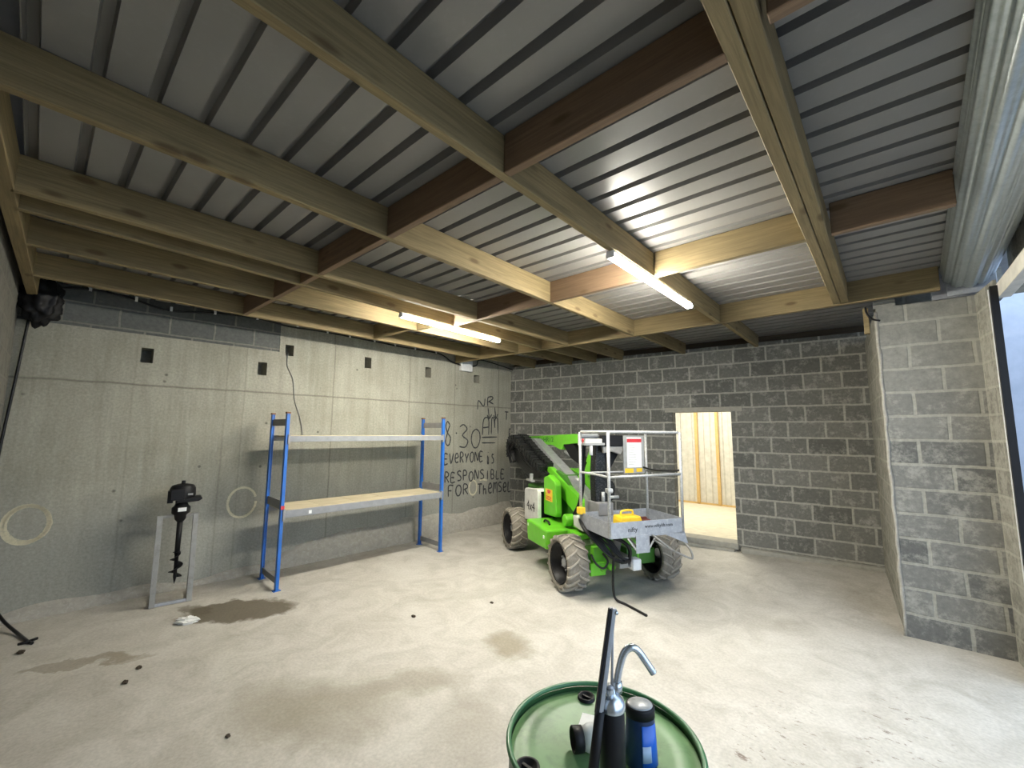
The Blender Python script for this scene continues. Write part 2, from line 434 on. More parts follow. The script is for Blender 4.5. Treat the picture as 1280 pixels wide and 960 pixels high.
# floor with a gentle rise towards the back wall
fl = bmesh.new(); gx = [-6.9 + 8.3 * i / 70 for i in range(71)]; gy = [-.5 + 9.0 * j / 80 for j in range(81)]
def floor_z(x, y):
    k = max(0, min(1, (y - 5.6) / 1.7)); k = k * k * (3 - 2 * k)
    g = max(0, min(1, (x + 5.6) / 5.0))
    return .105 * k * g
V = [[fl.verts.new((x, y, floor_z(x, y))) for y in gy] for x in gx]
for i in range(70):
    for j in range(80): fl.faces.new((V[i][j], V[i + 1][j], V[i + 1][j + 1], V[i][j + 1])).smooth = True
m_ = MB(); m_.bm.free(); m_.bm = fl
struct(m_.build('floor', M['floor']))

# back wall with the doorway opening, local x along wall, local y into wall
BL = Vector((-6.08, 6.88, 0)); BR = Vector((-.10, 7.50, 0)); BD = (BR - BL).normalized(); AB = atan2(BD.y, BD.x)
def bw(s, d, z): return BL + BD * s + Vector((-BD.y, BD.x, 0)) * d + Vector((0, 0, z))
D0, D1, DZ0, DZ1 = 3.42, 4.325, .19, 2.235
wb = MB(); wall_cells(wb, -.3, 6.35, -.1, 3.30, [(D0, D1, DZ0, DZ1, None)], .22)
wall_back = struct(wb.build('wall_back', M['block_back'], loc=BL, rot=(0, 0, AB)))
m_ = MB(); m_.box(D0 - .12, D1 + .16, -.012, .22, DZ1 - .005, DZ1 + .07); struct(m_.build('trim_1', M['concrete_lintel'], loc=BL, rot=(0, 0, AB), bevel=.004))
m_ = MB(); m_.box(D0 + .04, D1 - .03, -.10, .2, .03, .115); m_.box(D0, D1 + .02, -.04, .24, .1, .195)
struct(m_.build('trim_2', M['concrete_lintel'], loc=BL, rot=(0, 0, AB), bevel=.012))
m_ = MB(); m_.box(-.3, 6.4, .14, .22, 3.30, 3.52); struct(m_.build('trim_gap_infill', M['gap_shade'], loc=BL, rot=(0, 0, AB)))  # added infill: stops daylight leaking in, its dark colour stands for the shaded gap
# footing strip at the right foot of the back wall
m_ = MB(); m_.box(D1 + .05, 6.1, -.09, 0.01, -.02, .155); struct(m_.build('baseboard_back', M['concrete_lintel'], loc=BL, rot=(0, 0, AB), bevel=.02))

# near wall behind the camera
m_ = MB(); m_.box(-.35, 7.9, -.25, 0, -.1, 3.46); struct(m_.build('wall_front', M['block_near'], loc=(-6.5, -.215, 0), rot=(0, 0, -.030)))

# right side: return wall, pier face and reveal beside the shutter opening
m_ = MB()
pf = [(.05, 5.58), (.735, 5.60), (.785, 5.14), (.805, 5.14), (.845, 5.62), (1.0, 7.75), (-.10, 7.75), (-.08, 7.5)]
m_.bm.free(); m_.bm = bmesh.new()
def wallprism(pts, z0, z1, mats_idx):
    a = [m_.bm.verts.new((x, y, z0)) for x, y in pts]; b = [m_.bm.verts.new((x, y, z1)) for x, y in pts]
    n = len(pts)
    for i in range(n):
        f = m_.bm.faces.new((a[i], a[(i + 1) % n], b[(i + 1) % n], b[i])); f.material_index = mats_idx[i]
    m_.bm.faces.new(b); m_.bm.faces.new(a[::-1])
wallprism(pf, -.1, 3.16, [0, 1, 1, 0, 0, 0, 1, 1])
struct(m_.build('wall_right', [M['block_pier'], M['block_side']]))
m_ = MB(); m_.box(.03, .20, 5.60, 5.75, 3.16, 3.24); m_.box(.205, .95, 5.80, 6.0, 3.16, 3.44)
struct(m_.build('wall_right_top', M['block_pier']))
bpy.data.objects['wall_right_top'].name = 'trim_3'
# mortar arris on the corner of the return wall
m_ = MB(); pts = [(.046 + random.uniform(-.006, .006), 5.585, z * .12) for z in range(0, 27)]
m_.tube(pts, [.012 + random.uniform(0, .008) for _ in pts], 6); struct(m_.build('trim_4', M['rubble']))
# right wall beyond the opening (beside the camera) and head above it
m_ = MB(); m_.box(.80, 1.02, -.5, .0, -.1, 3.5); m_.box(.88, 1.05, 0, 5.14, 3.02, 3.5)
struct(m_.build('wall_right', M['block_side']))

# ceiling cladding: trapezoid ribs run along x, pitch .19 along y
P = .1905; y0 = .042 - 2 * P
prof = []
for k in range(-1, 44):
    yc = .045 + k * P
    prof += [(yc - .027, ZC, 1), (yc - .019, ZC + .055, 0), (yc + .019, ZC + .055, 1), (yc + .027, ZC, 0)]
cb = bmesh.new(); XS = (-6.9, .88)
last = None
for (y, z, _) in prof:
    cur = [cb.verts.new((x, y, z)) for x in XS]
    if last: cb.faces.new((last[0], last[1], cur[1], cur[0]))
    last = cur
m_ = MB(); m_.bm.free(); m_.bm = cb
ce = m_.build('ceiling', M['clad']); struct(ce)
so = ce.modifiers.new('thick', 'SOLIDIFY'); so.thickness = .004; so.offset = 0
# dark roof deck above the sheet keeps daylight out
m_ = MB(); m_.box(-7, 1.05, -.55, 7.8, 3.50, 3.56); struct(m_.build('ceiling', M['tie_grey']))

# ------------------------------------------------------------------ roof timbers
def timber_piece(name, a, b, w, h, mat, label, cat, group=None):
    """a, b = centres of the underside"""
    a = Vector(a); b = Vector(b); d = b - a; L = d.length
    mb = MB(); n = max(2, int(L / .5)); 
    mb.box(0, L, -w / 2, w / 2, 0, h)
    o = mb.build(name, mat, loc=a, rot=(0, 0, atan2(d.y, d.x)), bevel=.004, seg=1)
    tag(o, label, cat, group); return o
JX = [-5.47, -4.55, -3.93, -3.55, -2.475, -1.39]
nm = ['nearest the left concrete wall', 'second from the left concrete wall', 'third from the left concrete wall, carrying the left strip light', 'fourth from the left concrete wall', 'fifth from the left wall, next left of right strip light', 'running above the right strip light']
h = .215; YL = 5.33
for i, x in enumerate(JX):
    xa, xb = (x - .01, x + .01)
    if i == 2: xa, xb = -3.85, -4.05
    if i == 5: xa, xb = -1.40, -1.375
    timber_piece('roof_joist', (xa, -.13 - .04 * (xa + 5.5), ZR), (xb, YL - .03, ZR), .052, h, M['timber'], 'long knotty roof joist ' + nm[i], 'roof joist', 'long roof joists')
timber_piece('roof_joist', (-.315, -.30, ZR), (-.245, YL - .03, ZR), .058, h, M['timber'], 'left half of the doubled roof joist right of the lights', 'roof joist', 'long roof joists')
timber_piece('roof_joist', (-.250, -.30, ZR + .006), (-.182, YL - .03, ZR + .006), .062, h - .006, M['timber'], 'right half of the doubled roof joist right of the lights', 'roof joist', 'long roof joists')
# tails from the cross beam to the back wall
names_t = ['farthest left', 'second from the left', 'third from the left', 'fourth from the left', 'second from the right', 'first from the right']
for i, x in enumerate([-5.47, -4.6, -4.08, -3.55, -2.45, -1.37]):
    yb = 6.88 + (x + 6.08) * .1037 + (.04)
    timber_piece('joist_tail', (x, YL + .04, ZR + .03), (x, yb, ZR + .10), .052, .19, M['timber'], 'short joist end resting on the back block wall, %s of its row' % names_t[i], 'joist', 'joist ends on the back wall')
def nog(x0, x1, y, z=ZR, label='', mat='timber_red', cat='noggin', y1=None):
    timber_piece('roof_noggin', (x0, y, z), (x1, y if y1 is None else y1, z), .05, h, M[mat], label, cat, 'cross noggins between the roof joists')
# row nearest the camera
J = [-5.47, -4.54, -3.90, -3.54, -2.475, -1.39]
jn = ['first and second joists from left wall', 'second and third joists from left wall', 'third and fourth joists from left wall', 'fourth and fifth joists from left wall', 'fifth joist and right strip light joist', 'right strip light joist and doubled joist']
xs = J + [-.305]
for i in range(6):
    nog(xs[i] + .027, xs[i + 1] - (.012 if i == 5 else .027), 1.50, label='cross noggin of near row between %s' % jn[i])
nog(-.18, .32, 1.44, label='cross noggin in the row nearest the camera, from doubled joist to roller door')
xs = [-5.47, -4.54, -3.97, -3.55, -2.475, -1.38, -.275]
for i in range(6):
    yy = 3.16 if i == 0 else (3.24 if i == 1 else 3.39)
    nog(xs[i] + .027, xs[i + 1] - (.018 if i == 5 else .027), yy, label='cross noggin of middle row between %s' % jn[i], mat='timber' if i in (0, 1, 5) else 'timber_red')
nog(-.155, .42, 3.40, label='cross noggin in the middle row, from doubled joist to roller door')
timber_piece('cross_beam', (-6.1, 5.30, ZR - .005), (.50, 5.36, ZR - .005), .055, .225, M['timber'], 'long pale cross beam under the roof in front of the back block wall', 'roof beam')
timber_piece('wall_plate', (-6.4, -.125, ZR), (.2, -.364, ZR), .075, .22, M['timber'], 'timber wall plate along the near wall, carrying the joist ends at top left', 'roof beam')
# post stub where beam meets pier
m_ = MB(); m_.box(-.045, 0, 0, .06, 0, .27); tag(m_.build('timber_packer', M['timber'], loc=(-.01, 5.62, 2.92), bevel=.003), 'short upright timber packer beside the top of the block pier', 'timber')
m_ = MB(); m_.tube(smooth_path([(-.03, 5.54, 3.18), (-.02, 5.52, 3.10), (.02, 5.52, 3.04), (.075, 5.53, 3.02)]), .009, 8)
tag(m_.build('cable_loop', M['hose']), 'short black cable loop hanging at the top of the block pier', 'cable')

# ------------------------------------------------------------------ strip lights
def batten(a, b, label):
    a = Vector(a); b = Vector(b); d = b - a; L = d.length
    r = empty('strip_light', a, atan2(d.y, d.x)); tag(r, label, 'strip light', 'LED battens under the roof joists')
    m = MB(); m.box(0, L, -.03, .03, -.018, 0.0); m.build('housing', M['white'], r, bevel=.004)
    m = MB(); m.prism([(-.030, -.018), (.030, -.018), (.032, -.034), (.022, -.050), (-.022, -.050), (-.032, -.034)], 'x', .02, L - .02)
    m.build('diffuser', M['led'], r)
    for x in (0, L - .02):
        m = MB(); m.box(x, x + .02, -.033, .033, -.052, -.017); m.build('end_cap', M['white'], r, bevel=.003)
batten((-1.397, 2.66, ZR), (-1.385, 4.34, ZR), 'bright white strip light on the joist nearer the right, above the green lift')
batten((-3.96, 2.60, ZR), (-4.03, 4.30, ZR), 'bright white strip light at left, above the blue shelving rack')

# ------------------------------------------------------------------ writing and marks on the left wall
G = {  # strokes in a unit box (x 0-1, y 0-1)
 'A': [[(0, 0), (.15, .95), (.85, 1), (.9, 0)], [(.1, .45), (.88, .5)]],
 'M': [[(0, 0), (.05, .95), (.35, .98), (.5, .4)], [(.5, .4), (.55, .95), (.9, .98), (1, .05)]],
 'N': [[(0, 0), (.1, 1), (.8, .1), (1, .95)]],
 'R': [[(.1, 0), (.1, 1), (.7, .95), (.75, .65), (.15, .5)], [(.3, .5), (.9, 0)]],
 'E': [[(.85, .95), (.1, 1), (.05, 0), (.9, .05)], [(.08, .52), (.7, .5)]],
 'V': [[(0, 1), (.4, 0), (.95, 1)]],
 'e': [[(.1, .45), (.85, .55), (.6, .95), (.2, .8), (.1, .3), (.4, 0), (.9, .1)]],
 'Y': [[(0, 1), (.45, .5), (.9, 1)], [(.45, .5), (.35, 0)]],
 'O': [[(.5, 1), (.15, .8), (.05, .4), (.3, .03), (.7, .05), (.95, .45), (.85, .85), (.5, 1)]],
 '0': [[(.5, 1), (.15, .8), (.05, .4), (.3, .03), (.7, .05), (.95, .45), (.85, .85), (.5, 1)]],
 'I': [[(.5, 1), (.5, 0)]],
 'i': [[(.2, .7), (.15, .1), (.45, 0), (.5, .6)], [(.35, .95), (.37, 1.0)]],
 's': [[(.85, .75), (.4, .8), (.4, .55), (.8, .4), (.8, .1), (.2, .05)]],
 'S': [[(.85, .9), (.4, 1), (.1, .75), (.8, .4), (.75, .08), (.1, .03)]],
 'P': [[(.1, 0), (.1, 1), (.75, .9), (.7, .55), (.15, .5)]],
 'B': [[(.1, 0), (.1, 1), (.7, .9), (.6, .55), (.15, .5)], [(.6, .52), (.85, .25), (.6, 0), (.1, 0)]],
 'L': [[(.15, 1), (.1, .05), (.8, .03)]],
 'F': [[(.1, 0), (.1, 1), (.9, 1)], [(.1, .55), (.6, .52)]],
 'T': [[(0, 1), (1, 1)], [(.5, 1), (.45, 0)]],
 'h': [[(.1, 1), (.1, 0)], [(.1, .5), (.6, .55), (.7, 0)]],
 '8': [[(.75, .85), (.4, 1), (.15, .8), (.45, .52), (.9, .3), (.6, 0), (.15, .15), (.4, .5), (.75, .85)]],
 '3': [[(.1, .9), (.5, 1), (.85, .8), (.4, .53), (.95, .3), (.7, .02), (.1, .05)]],
}
def strokes_obj(strokes, w, name, mat, parent, d=.004):
    """flat brushed strokes lying on the wall plane; strokes given in wall coordinates (s, z)"""
    bm = bmesh.new()
    for st in strokes:
        pts = smooth_path([(p[0], 0, p[1]) for p in st], 5)
        prev = None
        for i, p in enumerate(pts):
            t = (pts[min(i + 1, len(pts) - 1)] - pts[max(i - 1, 0)])
            if t.length < 1e-6: t = Vector((1, 0, 0))
            t.normalize(); nrm = Vector((-t.z, 0, t.x)); ww = w * (.8 + .4 * random.random()) * (.55 if i in (0, len(pts) - 1) else 1)
            a = bm.verts.new((p.x + nrm.x * ww / 2, -d, p.z + nrm.z * ww / 2)); b = bm.verts.new((p.x - nrm.x * ww / 2, -d, p.z - nrm.z * ww / 2))
            if prev: bm.faces.new((prev[0], a, b, prev[1]))
            prev = (a, b)
    m = MB(); m.bm.free(); m.bm = bm
    return m.build(name, mat, parent)
def word(txt, s0, s1, z0, z1, slope=0, gap=.22):
    out = []; n = len(txt); cw = (s1 - s0) / n
    for i, ch in enumerate(txt):
        if ch == ' ': continue
        jz = random.uniform(-.012, .012); hh = (z1 - z0) * random.uniform(.92, 1.06)
        for st in G[ch]:
            out.append([(s0 + cw * (i + gap / 2 + x * (1 - gap)), z0 + jz + slope * (cw * (i + x)) + y * hh) for x, y in st])
    return out
W_ = []
W_ += word('NR', 5.91, 6.42, 2.33, 2.50, slope=.28)
W_ += [[(6.22, 2.37), (6.26, 2.15)], [(6.20, 2.22), (6.26, 2.15), (6.33, 2.24)], [(6.41, 2.39), (6.445, 2.15)], [(6.38, 2.22), (6.445, 2.15), (6.50, 2.25)]]
W_ += word('AM', 6.05, 6.54, 1.81, 2.14) + [[(6.06, 1.757), (6.49, 1.765)], [(6.065, 1.648), (6.44, 1.643)]]
strokes_obj(W_, .027, 'painted_writing', M['spray'], wall_left)
W_ = word('8', 5.11, 5.31, 1.60, 2.04) + word('3', 5.45, 5.72, 1.56, 1.99, gap=.1) + word('0', 5.76, 6.04, 1.55, 1.94, gap=.1) + [[(5.40, 1.855), (5.42, 1.83)], [(5.395, 1.84), (5.425, 1.845)]]
strokes_obj(W_, .026, 'painted_writing', M['spray'], wall_left)
W_ = word('EVeRYONE', 5.12, 6.12, 1.27, 1.46) + word('is', 6.20, 6.42, 1.22, 1.46)
strokes_obj(W_, .026, 'painted_writing', M['spray'], wall_left)
W_ = word('RESPONSIBLE', 5.14, 6.74, .93, 1.12, slope=-.02)
strokes_obj(W_, .026, 'painted_writing', M['spray'], wall_left)
W_ = word('FOR', 5.22, 5.76, .65, .86, slope=-.01) + word('TheMSeL', 5.96, 6.94, .62, .83, slope=-.01)
strokes_obj(W_, .027, 'painted_writing', M['spray'], wall_left)
W_ = word('T', 6.69, 6.84, 2.12, 2.30) + word('F', 6.83, 6.93, 1.71, 1.91)
strokes_obj(W_, .026, 'painted_writing', M['spray'], wall_left)
def ring_mark(s, z, a, b, w, tilt=0, a0=0, a1=2 * pi, seed=0):
    pts = []
    for k in range(41):
        t = a0 + (a1 - a0) * k / 40; x = a * cos(t); y = b * sin(t)
        pts.append((s + x * cos(tilt) - y * sin(tilt), z + x * sin(tilt) + y * cos(tilt)))
    return pts
strokes_obj([ring_mark(.035, .92, .155, .185, .03), ring_mark(.05, .925, .15, .175, .03, .2)], .032, 'painted_ring', M['chalk'], wall_left)
strokes_obj([ring_mark(1.90, .93, .16, .19, .03, 0, .3, 2 * pi + .0)], .028, 'painted_ring', M['chalk'], wall_left)
strokes_obj([ring_mark(5.85, .775, .10, .14, .03)], .030, 'painted_ring', M['chalk'], wall_left, .003)
strokes_obj([[(6.02, .90), (6.1, .915), (6.22, .885)]], .04, 'painted_dash', M['chalk'], wall_left, .003)

# ------------------------------------------------------------------ cables on the left wall
def wall_cable(pts, r, name, label, cat, clips=None, closed=False):
    m = MB(); m.tube(smooth_path([LWp(s, z, d) for s, z, d in pts], 6), r, 8)
    o = m.build(name, M['hose']); tag(o, label, cat); return o
c0 = wall_cable([(-.05, 3.33, .04), (.25, 3.40, .05), (.6, 3.38, .05), (.95, 3.31, .05), (1.4, 3.37, .05), (1.9, 3.40, .05), (2.3, 3.36, .06), (2.75, 3.37, .05), (3.4, 3.36, .05), (4.1, 3.34, .05), (4.9, 3.33, .05), (5.2, 3.22, .05), (5.45, 3.17, .05)], .013, 'wall_cable', 'long black cable clipped along the top of the left concrete wall', 'cable')
for s, z in ((.28, 3.41), (.66, 3.38), (.98, 3.33), (1.42, 3.385), (1.9, 3.41), (2.42, 3.38), (2.85, 3.385), (3.2, 3.375), (3.62, 3.37), (4.0, 3.36), (4.4, 3.355), (4.85, 3.35)):
    m = MB(); p = LWp(s, z, .055); m.box(-.011, .011, -.012, .012, -.028, .028); m.build('cable_clip', M['white'], c0, loc=p)
wall_cable([(5.70, 3.17, .04), (5.85, 3.22, .05), (5.95, 3.34, .05), (6.6, 3.28, .05), (7.0, 3.22, .04)], .011, 'wall_cable', 'black cable running from the white junction box to the back corner', 'cable')
m = MB(); m.box(5.44, 5.72, -.085, -.005, 3.06, 3.31); o = m.build('junction_box', M['white'], loc=(-6.5, 0, 0), rot=(0, 0, pi / 2 - A1), bevel=.01); tag(o, 'pale square junction box high on the left wall near the corner', 'junction box')
wall_cable([(-.13, 3.0, .05), (-.15, 2.6, .035), (-.17, 2.2, .03), (-.2, 1.6, .03), (-.21, .8, .03)], .012, 'drop_cable', 'thin black cable hanging down the concrete wall at far left', 'cable')
m = MB(); m.tube(smooth_path([(-6.49, -.20, .75), (-6.46, -.14, .32), (-6.34, -.04, .10), (-6.05, .07, .02), (-5.78, .135, .012), (-5.70, .16, .012)]), .013, 8); m.tube([(-5.80, .19, .012), (-5.74, .13, .02), (-5.76, .08, .012)], .012, 8)
tag(m.build('floor_cable', M['hose']), 'loose end of black cable lying on the floor at far left', 'cable')
# dark bag bundled in the top left corner
m = MB(); bmesh.ops.create_icosphere(m.bm, subdivisions=4, radius=1)
for v in m.bm.verts:
    n = v.co.normalized(); k = 1 + .18 * sin(9 * n.x + 3 * n.z) * cos(7 * n.y + 1) + .08 * sin(17 * n.z + 5 * n.x)
    v.co = Vector((n.x * .12 * k, n.y * .15 * k, n.z * .24 * k))
for f in m.bm.faces: f.smooth = True
tag(m.build('corner_bag', M['black'], loc=(-6.34, -.06, 3.17)), 'black bag wedged in the top left corner under the joists', 'bag')
m = MB(); m.tube(smooth_path([LWp(2.33, 2.98, .01), LWp(2.33, 2.80, .01), LWp(2.42, 2.6, .01), LWp(2.46, 2.3, .01), LWp(2.55, 2.05, .01), LWp(2.60, 1.8, .01)]), .005, 6)
tag(m.build('hanging_wire', M['tie_grey']), 'thin grey wire dangling from a pocket in the wall above the rack', 'wire')

# ------------------------------------------------------------------ shelving rack
AR = atan2(.13, 2.33)
rack = empty('shelving_rack', (-5.44, 2.05, 0), pi / 2 - AR)   # local x = along rack, local y = towards the wall
tag(rack, 'blue and grey two-shelf longspan rack standing against the left wall', 'shelving rack')
RL, RD, RH = 2.34, .58, 2.08
for x in (0, RL):
    for y in (0, RD):
        m = MB(); w, dpt = .036, .055
        m.prism([(-w / 2, 0), (w / 2, 0), (w / 2, dpt), (w / 4, dpt), (w / 4, dpt * .8), (-w / 4, dpt * .8), (-w / 4, dpt), (-w / 2, dpt)] if y == 0 else
                [(-w / 2, dpt), (-w / 2, 0), (-w / 4, 0), (-w / 4, dpt * .2), (w / 4, dpt * .2), (w / 4, 0), (w / 2, 0), (w / 2, dpt)], 'z', 0, RH)
        p = m.build('post', M['blue'], rack, loc=(x, y, 0), bevel=.002, seg=1)
        m = MB(); m.box(-.022, .022, -.003, dpt + .003, RH, RH + .02); m.build('end_cap', M['stud_dark'], p)
        m = MB(); m.box(-.04, .04, -.01, dpt + .01, 0, .006); m.build('foot_plate', M['blue'], p)
    for z, hh in ((.07, .07), (.93, .10), (1.93, .085)):
        m = MB(); m.box(x - .006, x + .006, .05, RD, z, z + hh); m.build('side_tie', M['tie_grey'], rack)
for z, hh in ((1.735, .07), (.83, .085)):
    for y in (-.012, RD + .03):
        m = MB(); m.box(.02, RL - .02, y, y + .03, z, z + hh); m.box(.005, .03, y - .004, y + .034, z - .03, z + hh + .02); m.box(RL - .03, RL - .005, y - .004, y + .034, z - .03, z + hh + .02)
        m.build('beam', M['grey_paint'], rack, bevel=.003)
    for k in range(5):
        m = MB(); a = .03 + k * (RL - .06) / 5; m.box(a + .003, a + (RL - .06) / 5 - .003, .02, RD + .03, z + hh - .016, z + hh + .004)
        m.build('shelf_board', M['chip'], rack, bevel=.001, seg=1)
m = MB(); m.box(-.020, .020, -.004, .0, .93, .975); m.build('sticker', M['red'], rack)
m = MB(); m.box(.30, .335, -.0155, -.0125, .85, .89); m.build('sticker', M['white'], rack)

# ------------------------------------------------------------------ auger on its stand
sb = Vector((-5.915, .99, 0)); sb2 = Vector((-5.865, 1.30, 0)); ds = (sb2 - sb)
st = empty('auger_stand', sb, atan2(ds.y, ds.x)); SW = ds.length
tag(st, 'grey rectangular metal stand leaning beside the left concrete wall', 'stand')
lean = .10
for x in (0, SW):
    m = MB(); m.bar((x, 0, 0.0), (x, lean, .93), .055, .05, (1, 0, 0)); m.build('upright', M['alu'], st, bevel=.003)
    m = MB(); m.bar((x, .34, 0.0), (x, lean + .02, .86), .03, .03, (1, 0, 0)); m.bar((x, 0, .018), (x, .35, .018), .035, .03); m.build('rear_leg', M['alu'], st, bevel=.003)
m = MB(); m.bar((0, 0, .02), (SW, 0, .02), .038, .03); m.build('bottom_rail', M['plate_steel'], st, bevel=.003)
m = MB(); m.bar((0, lean, .915), (SW * .35, lean, .915), .035, .03); m.bar((SW * .65, lean, .915), (SW, lean, .915), .035, .03); m.bar((SW * .3, lean + .03, .915), (SW * .7, lean + .03, .915), .02, .03); m.build('top_rail', M['alu'], st, bevel=.003)
au = empty('earth_auger', (sb + ds * .60 + Vector((-.08, 0, 0)) + Vector((0, 0, .075))), atan2(ds.y, ds.x)); tag(au, 'black petrol post-hole auger hanging upright in the grey metal stand', 'auger')
# local: x along stand, y to wall, hangs around (0, .05)
m = MB(); m.lathe([(0, 1.19), (.045, 1.19), (.10, 1.175), (.118, 1.14), (.122, 1.07), (.118, 1.03), (0, 1.03)], seg=20, c=(0, .03, 0), sy=.9); m.box(-.11, .02, -.09, .0, 1.02, 1.14)
m.build('engine', M['black'], au, bevel=.01)
m = MB(); m.lathe([(0, 1.225), (.018, 1.225), (.02, 1.19), (0, 1.19)], seg=12, c=(.0, .03, 0)); m.build('fuel_cap', M['black'], au, bevel=.004)
m = MB(); m.box(-.13, -.08, -.04, .06, .99, 1.12); m.build('fuel_tank', M['black'], au, bevel=.004)
m = MB(); m.prism([(-.05, 1.035), (.17, 1.045), (.185, 1.02), (.15, .995), (-.06, .985)], 'y', -.07, .10); m.build('handle', M['black'], au, bevel=.01)
m = MB(); m.box(.045, .09, -.083, -.078, 1.07, 1.09); m.build('label_plate', M['grey_plastic'], au)
m = MB(); m.lathe([(0, .99), (.05, .99), (.065, .95), (.085, .93), (.085, .87), (.06, .85), (.05, .80), (.028, .77), (0, .77)], seg=20, c=(0, .03, 0)); m.build('gearbox', M['black'], au)
m = MB(); m.box(-.03, .045, -.062, -.055, .895, .935); m.build('label_plate', M['white'], au)
m = MB(); m.lathe([(0, .78), (.027, .78), (.024, .42), (.02, .42), (.016, .18), (.010, .14), (0, .10)], seg=12, c=(0, .03, 0)); m.build('shaft', M['black'], au)
m = MB()
for k in range(44):
    t0 = k / 44; t1 = (k + 1) / 44; a0 = t0 * 2 * pi * 2.0; a1 = t1 * 2 * pi * 2.0; z0 = .17 + t0 * .26; z1 = .17 + t1 * .26; R = .062 if k < 30 else .062 - .03 * (k - 30) / 14
    vs = [m.bm.verts.new((cos(a) * r, .03 + sin(a) * r, z + dz)) for dz in (0, .006) for a, r, z in ((a0, .015, z0), (a0, R, z0), (a1, R, z1), (a1, .015, z1))]
    for q in ((0, 1, 2, 3), (7, 6, 5, 4), (1, 5, 6, 2), (0, 4, 5, 1), (3, 2, 6, 7), (0, 3, 7, 4)): m.bm.faces.new([vs[i] for i in q])
m.lathe([(.02, .44), (.04, .445), (.02, .45)], seg=12, c=(0, .03, 0))
m.build('auger_screw', M['black'], au)

# ------------------------------------------------------------------ articulated boom lift
U = Vector((.869, -.495, 0)); LO = Vector((-3.34, 5.38, 0)); LA = atan2(-.495, .869)
lift = empty('boom_lift', LO, LA); tag(lift, 'bright green four-wheeled articulated boom lift with tubular work cage, standing by the doorway', 'boom lift')
def P_(name, mat, bevel=0, parent=lift, seg=2):
    def d(mb): return mb.build(name, M[mat] if isinstance(mat, str) else mat, parent, bevel=bevel, seg=seg)
    return d
def wheel(x, y, side):
    R = .32; Wd = .285
    # wheel disc
    m = MB(); s = side
    m.lathe([(.225, -Wd * .46), (.235, -Wd * .44), (.232, -Wd * .36), (.205, -Wd * .30), (.195, Wd * .0), (.12, Wd * .02), (.09, -Wd * .08), (0, -Wd * .08)], 'y', 36)
    m.lathe([(.225, Wd * .46), (.235, Wd * .44), (.232, Wd * .36), (.205, Wd * .30), (.195, Wd * .0)], 'y', 36)
    w = m.build('wheel', M['dark_rim'], lift, loc=(x, y, R), rot=(0, 0, 0 if s < 0 else pi))
    m = MB(); prof = [(.232, -.40), (.255, -.47), (.275, -.485), (.292, -.45), (.300, -.36), (.303, 0), (.300, .36), (.292, .45), (.275, .485), (.255, .47), (.232, .40)]
    m.lathe([(r, hh * Wd) for r, hh in prof], 'y', 48)
    m.mi = 1
    NL = 17
    for k in range(NL):
        for sd in (-1, 1):
            a0 = 2 * pi * (k + (.5 if sd > 0 else 0)) / NL
            pts = []
            for q in range(6):
                t = q / 5; yy = sd * Wd * (-.03 + .53 * t); a = a0 - .30 * t ** .8 * 1.0
                rr = .298 if t < .85 else .286
                ro = R if t < .9 else .303
                pts.append((a, yy, rr, ro, .040 + .012 * t))
            prev = None
            for a, yy, rr, ro, wd in pts:
                ring = []
                for (aa, r) in ((a - wd, rr - .02), (a - wd * .7, ro), (a + wd * .7, ro), (a + wd, rr - .02)):
                    ring.append(m.bm.verts.new((cos(aa) * r, yy, sin(aa) * r)))
                if prev:
                    for i in range(3): m._tag([m.bm.faces.new((prev[i], prev[i + 1], ring[i + 1], ring[i]))])
                else: m._tag([m.bm.faces.new(ring)])
                prev = ring
            m._tag([m.bm.faces.new(prev)])
    m.build('tyre', [M['rubber'], M['lug']], w)
    m = MB(); m.lathe([(0, -Wd * .22), (.045, -Wd * .22), (.06, -Wd * .15), (.06, 0), (0, 0)], 'y', 20)
    for k in range(5):
        a = 2 * pi * k / 5; m.lathe([(0, -Wd * .16), (.012, -Wd * .16), (.012, -Wd * .02)], 'y', 8, c=(.085 * cos(a), 0, .085 * sin(a)))
    m.build('hub', M['silver'], w)
wheel(.83, -.66, -1); wheel(-1.08, -.66, -1); wheel(.83, .64, 1); wheel(-1.08, .64, 1)
m = MB(); m.box(-1.25, .96, -.27, .27, .30, .54); m.box(.95, 1.03, -.42, -.20, .31, .52); P_('chassis', 'green', .012)(m)
for ax in (.72, -1.19):
    m = MB(); m.box(ax, ax + .22, -.52, .52, .24, .42); P_('axle', 'dark_green', .015)(m)
m = MB()
for y in (-.34, -.22): m.lathe([(0, 1.12), (.04, 1.12), (.045, 1.05), (.045, 1.0)], 'x', 12, c=(0, y, .30))
P_('axle_bolt', 'green')(m)
m = MB(); m.box(1.05, 1.10, -.50, -.30, .22, .36); P_('front_bracket', 'green', .006)(m)
m = MB(); m.prism([(-.26, .34), (.40, .36), (.42, .60), (-.30, .62)], 'y', -.76, -.34); sbx = P_('side_tank', 'green', .02)(m)
m = MB(); m.box(-.04, -.015, -.766, -.758, .55, .585); m.build('reflector', M['white'], sbx, loc=(-.20, 0, -.01))
m = MB(); m.box(-.04, -.005, -.766, -.758, .40, .435); m.build('reflector', M['white'], sbx, loc=(.36, 0, .09))
m = MB(); m.tube(smooth_path([(-.02, -.60, .625), (.02, -.60, .65), (.12, -.60, .65), (.17, -.60, .62)]), .014, 8); m.build('strap_handle', M['black'], sbx)
m = MB(); m.box(.42, .74, -.46, -.28, .54, .60); m.box(-.3, .72, -.34, .34, .54, .60); P_('deck', 'green', .008)(m)
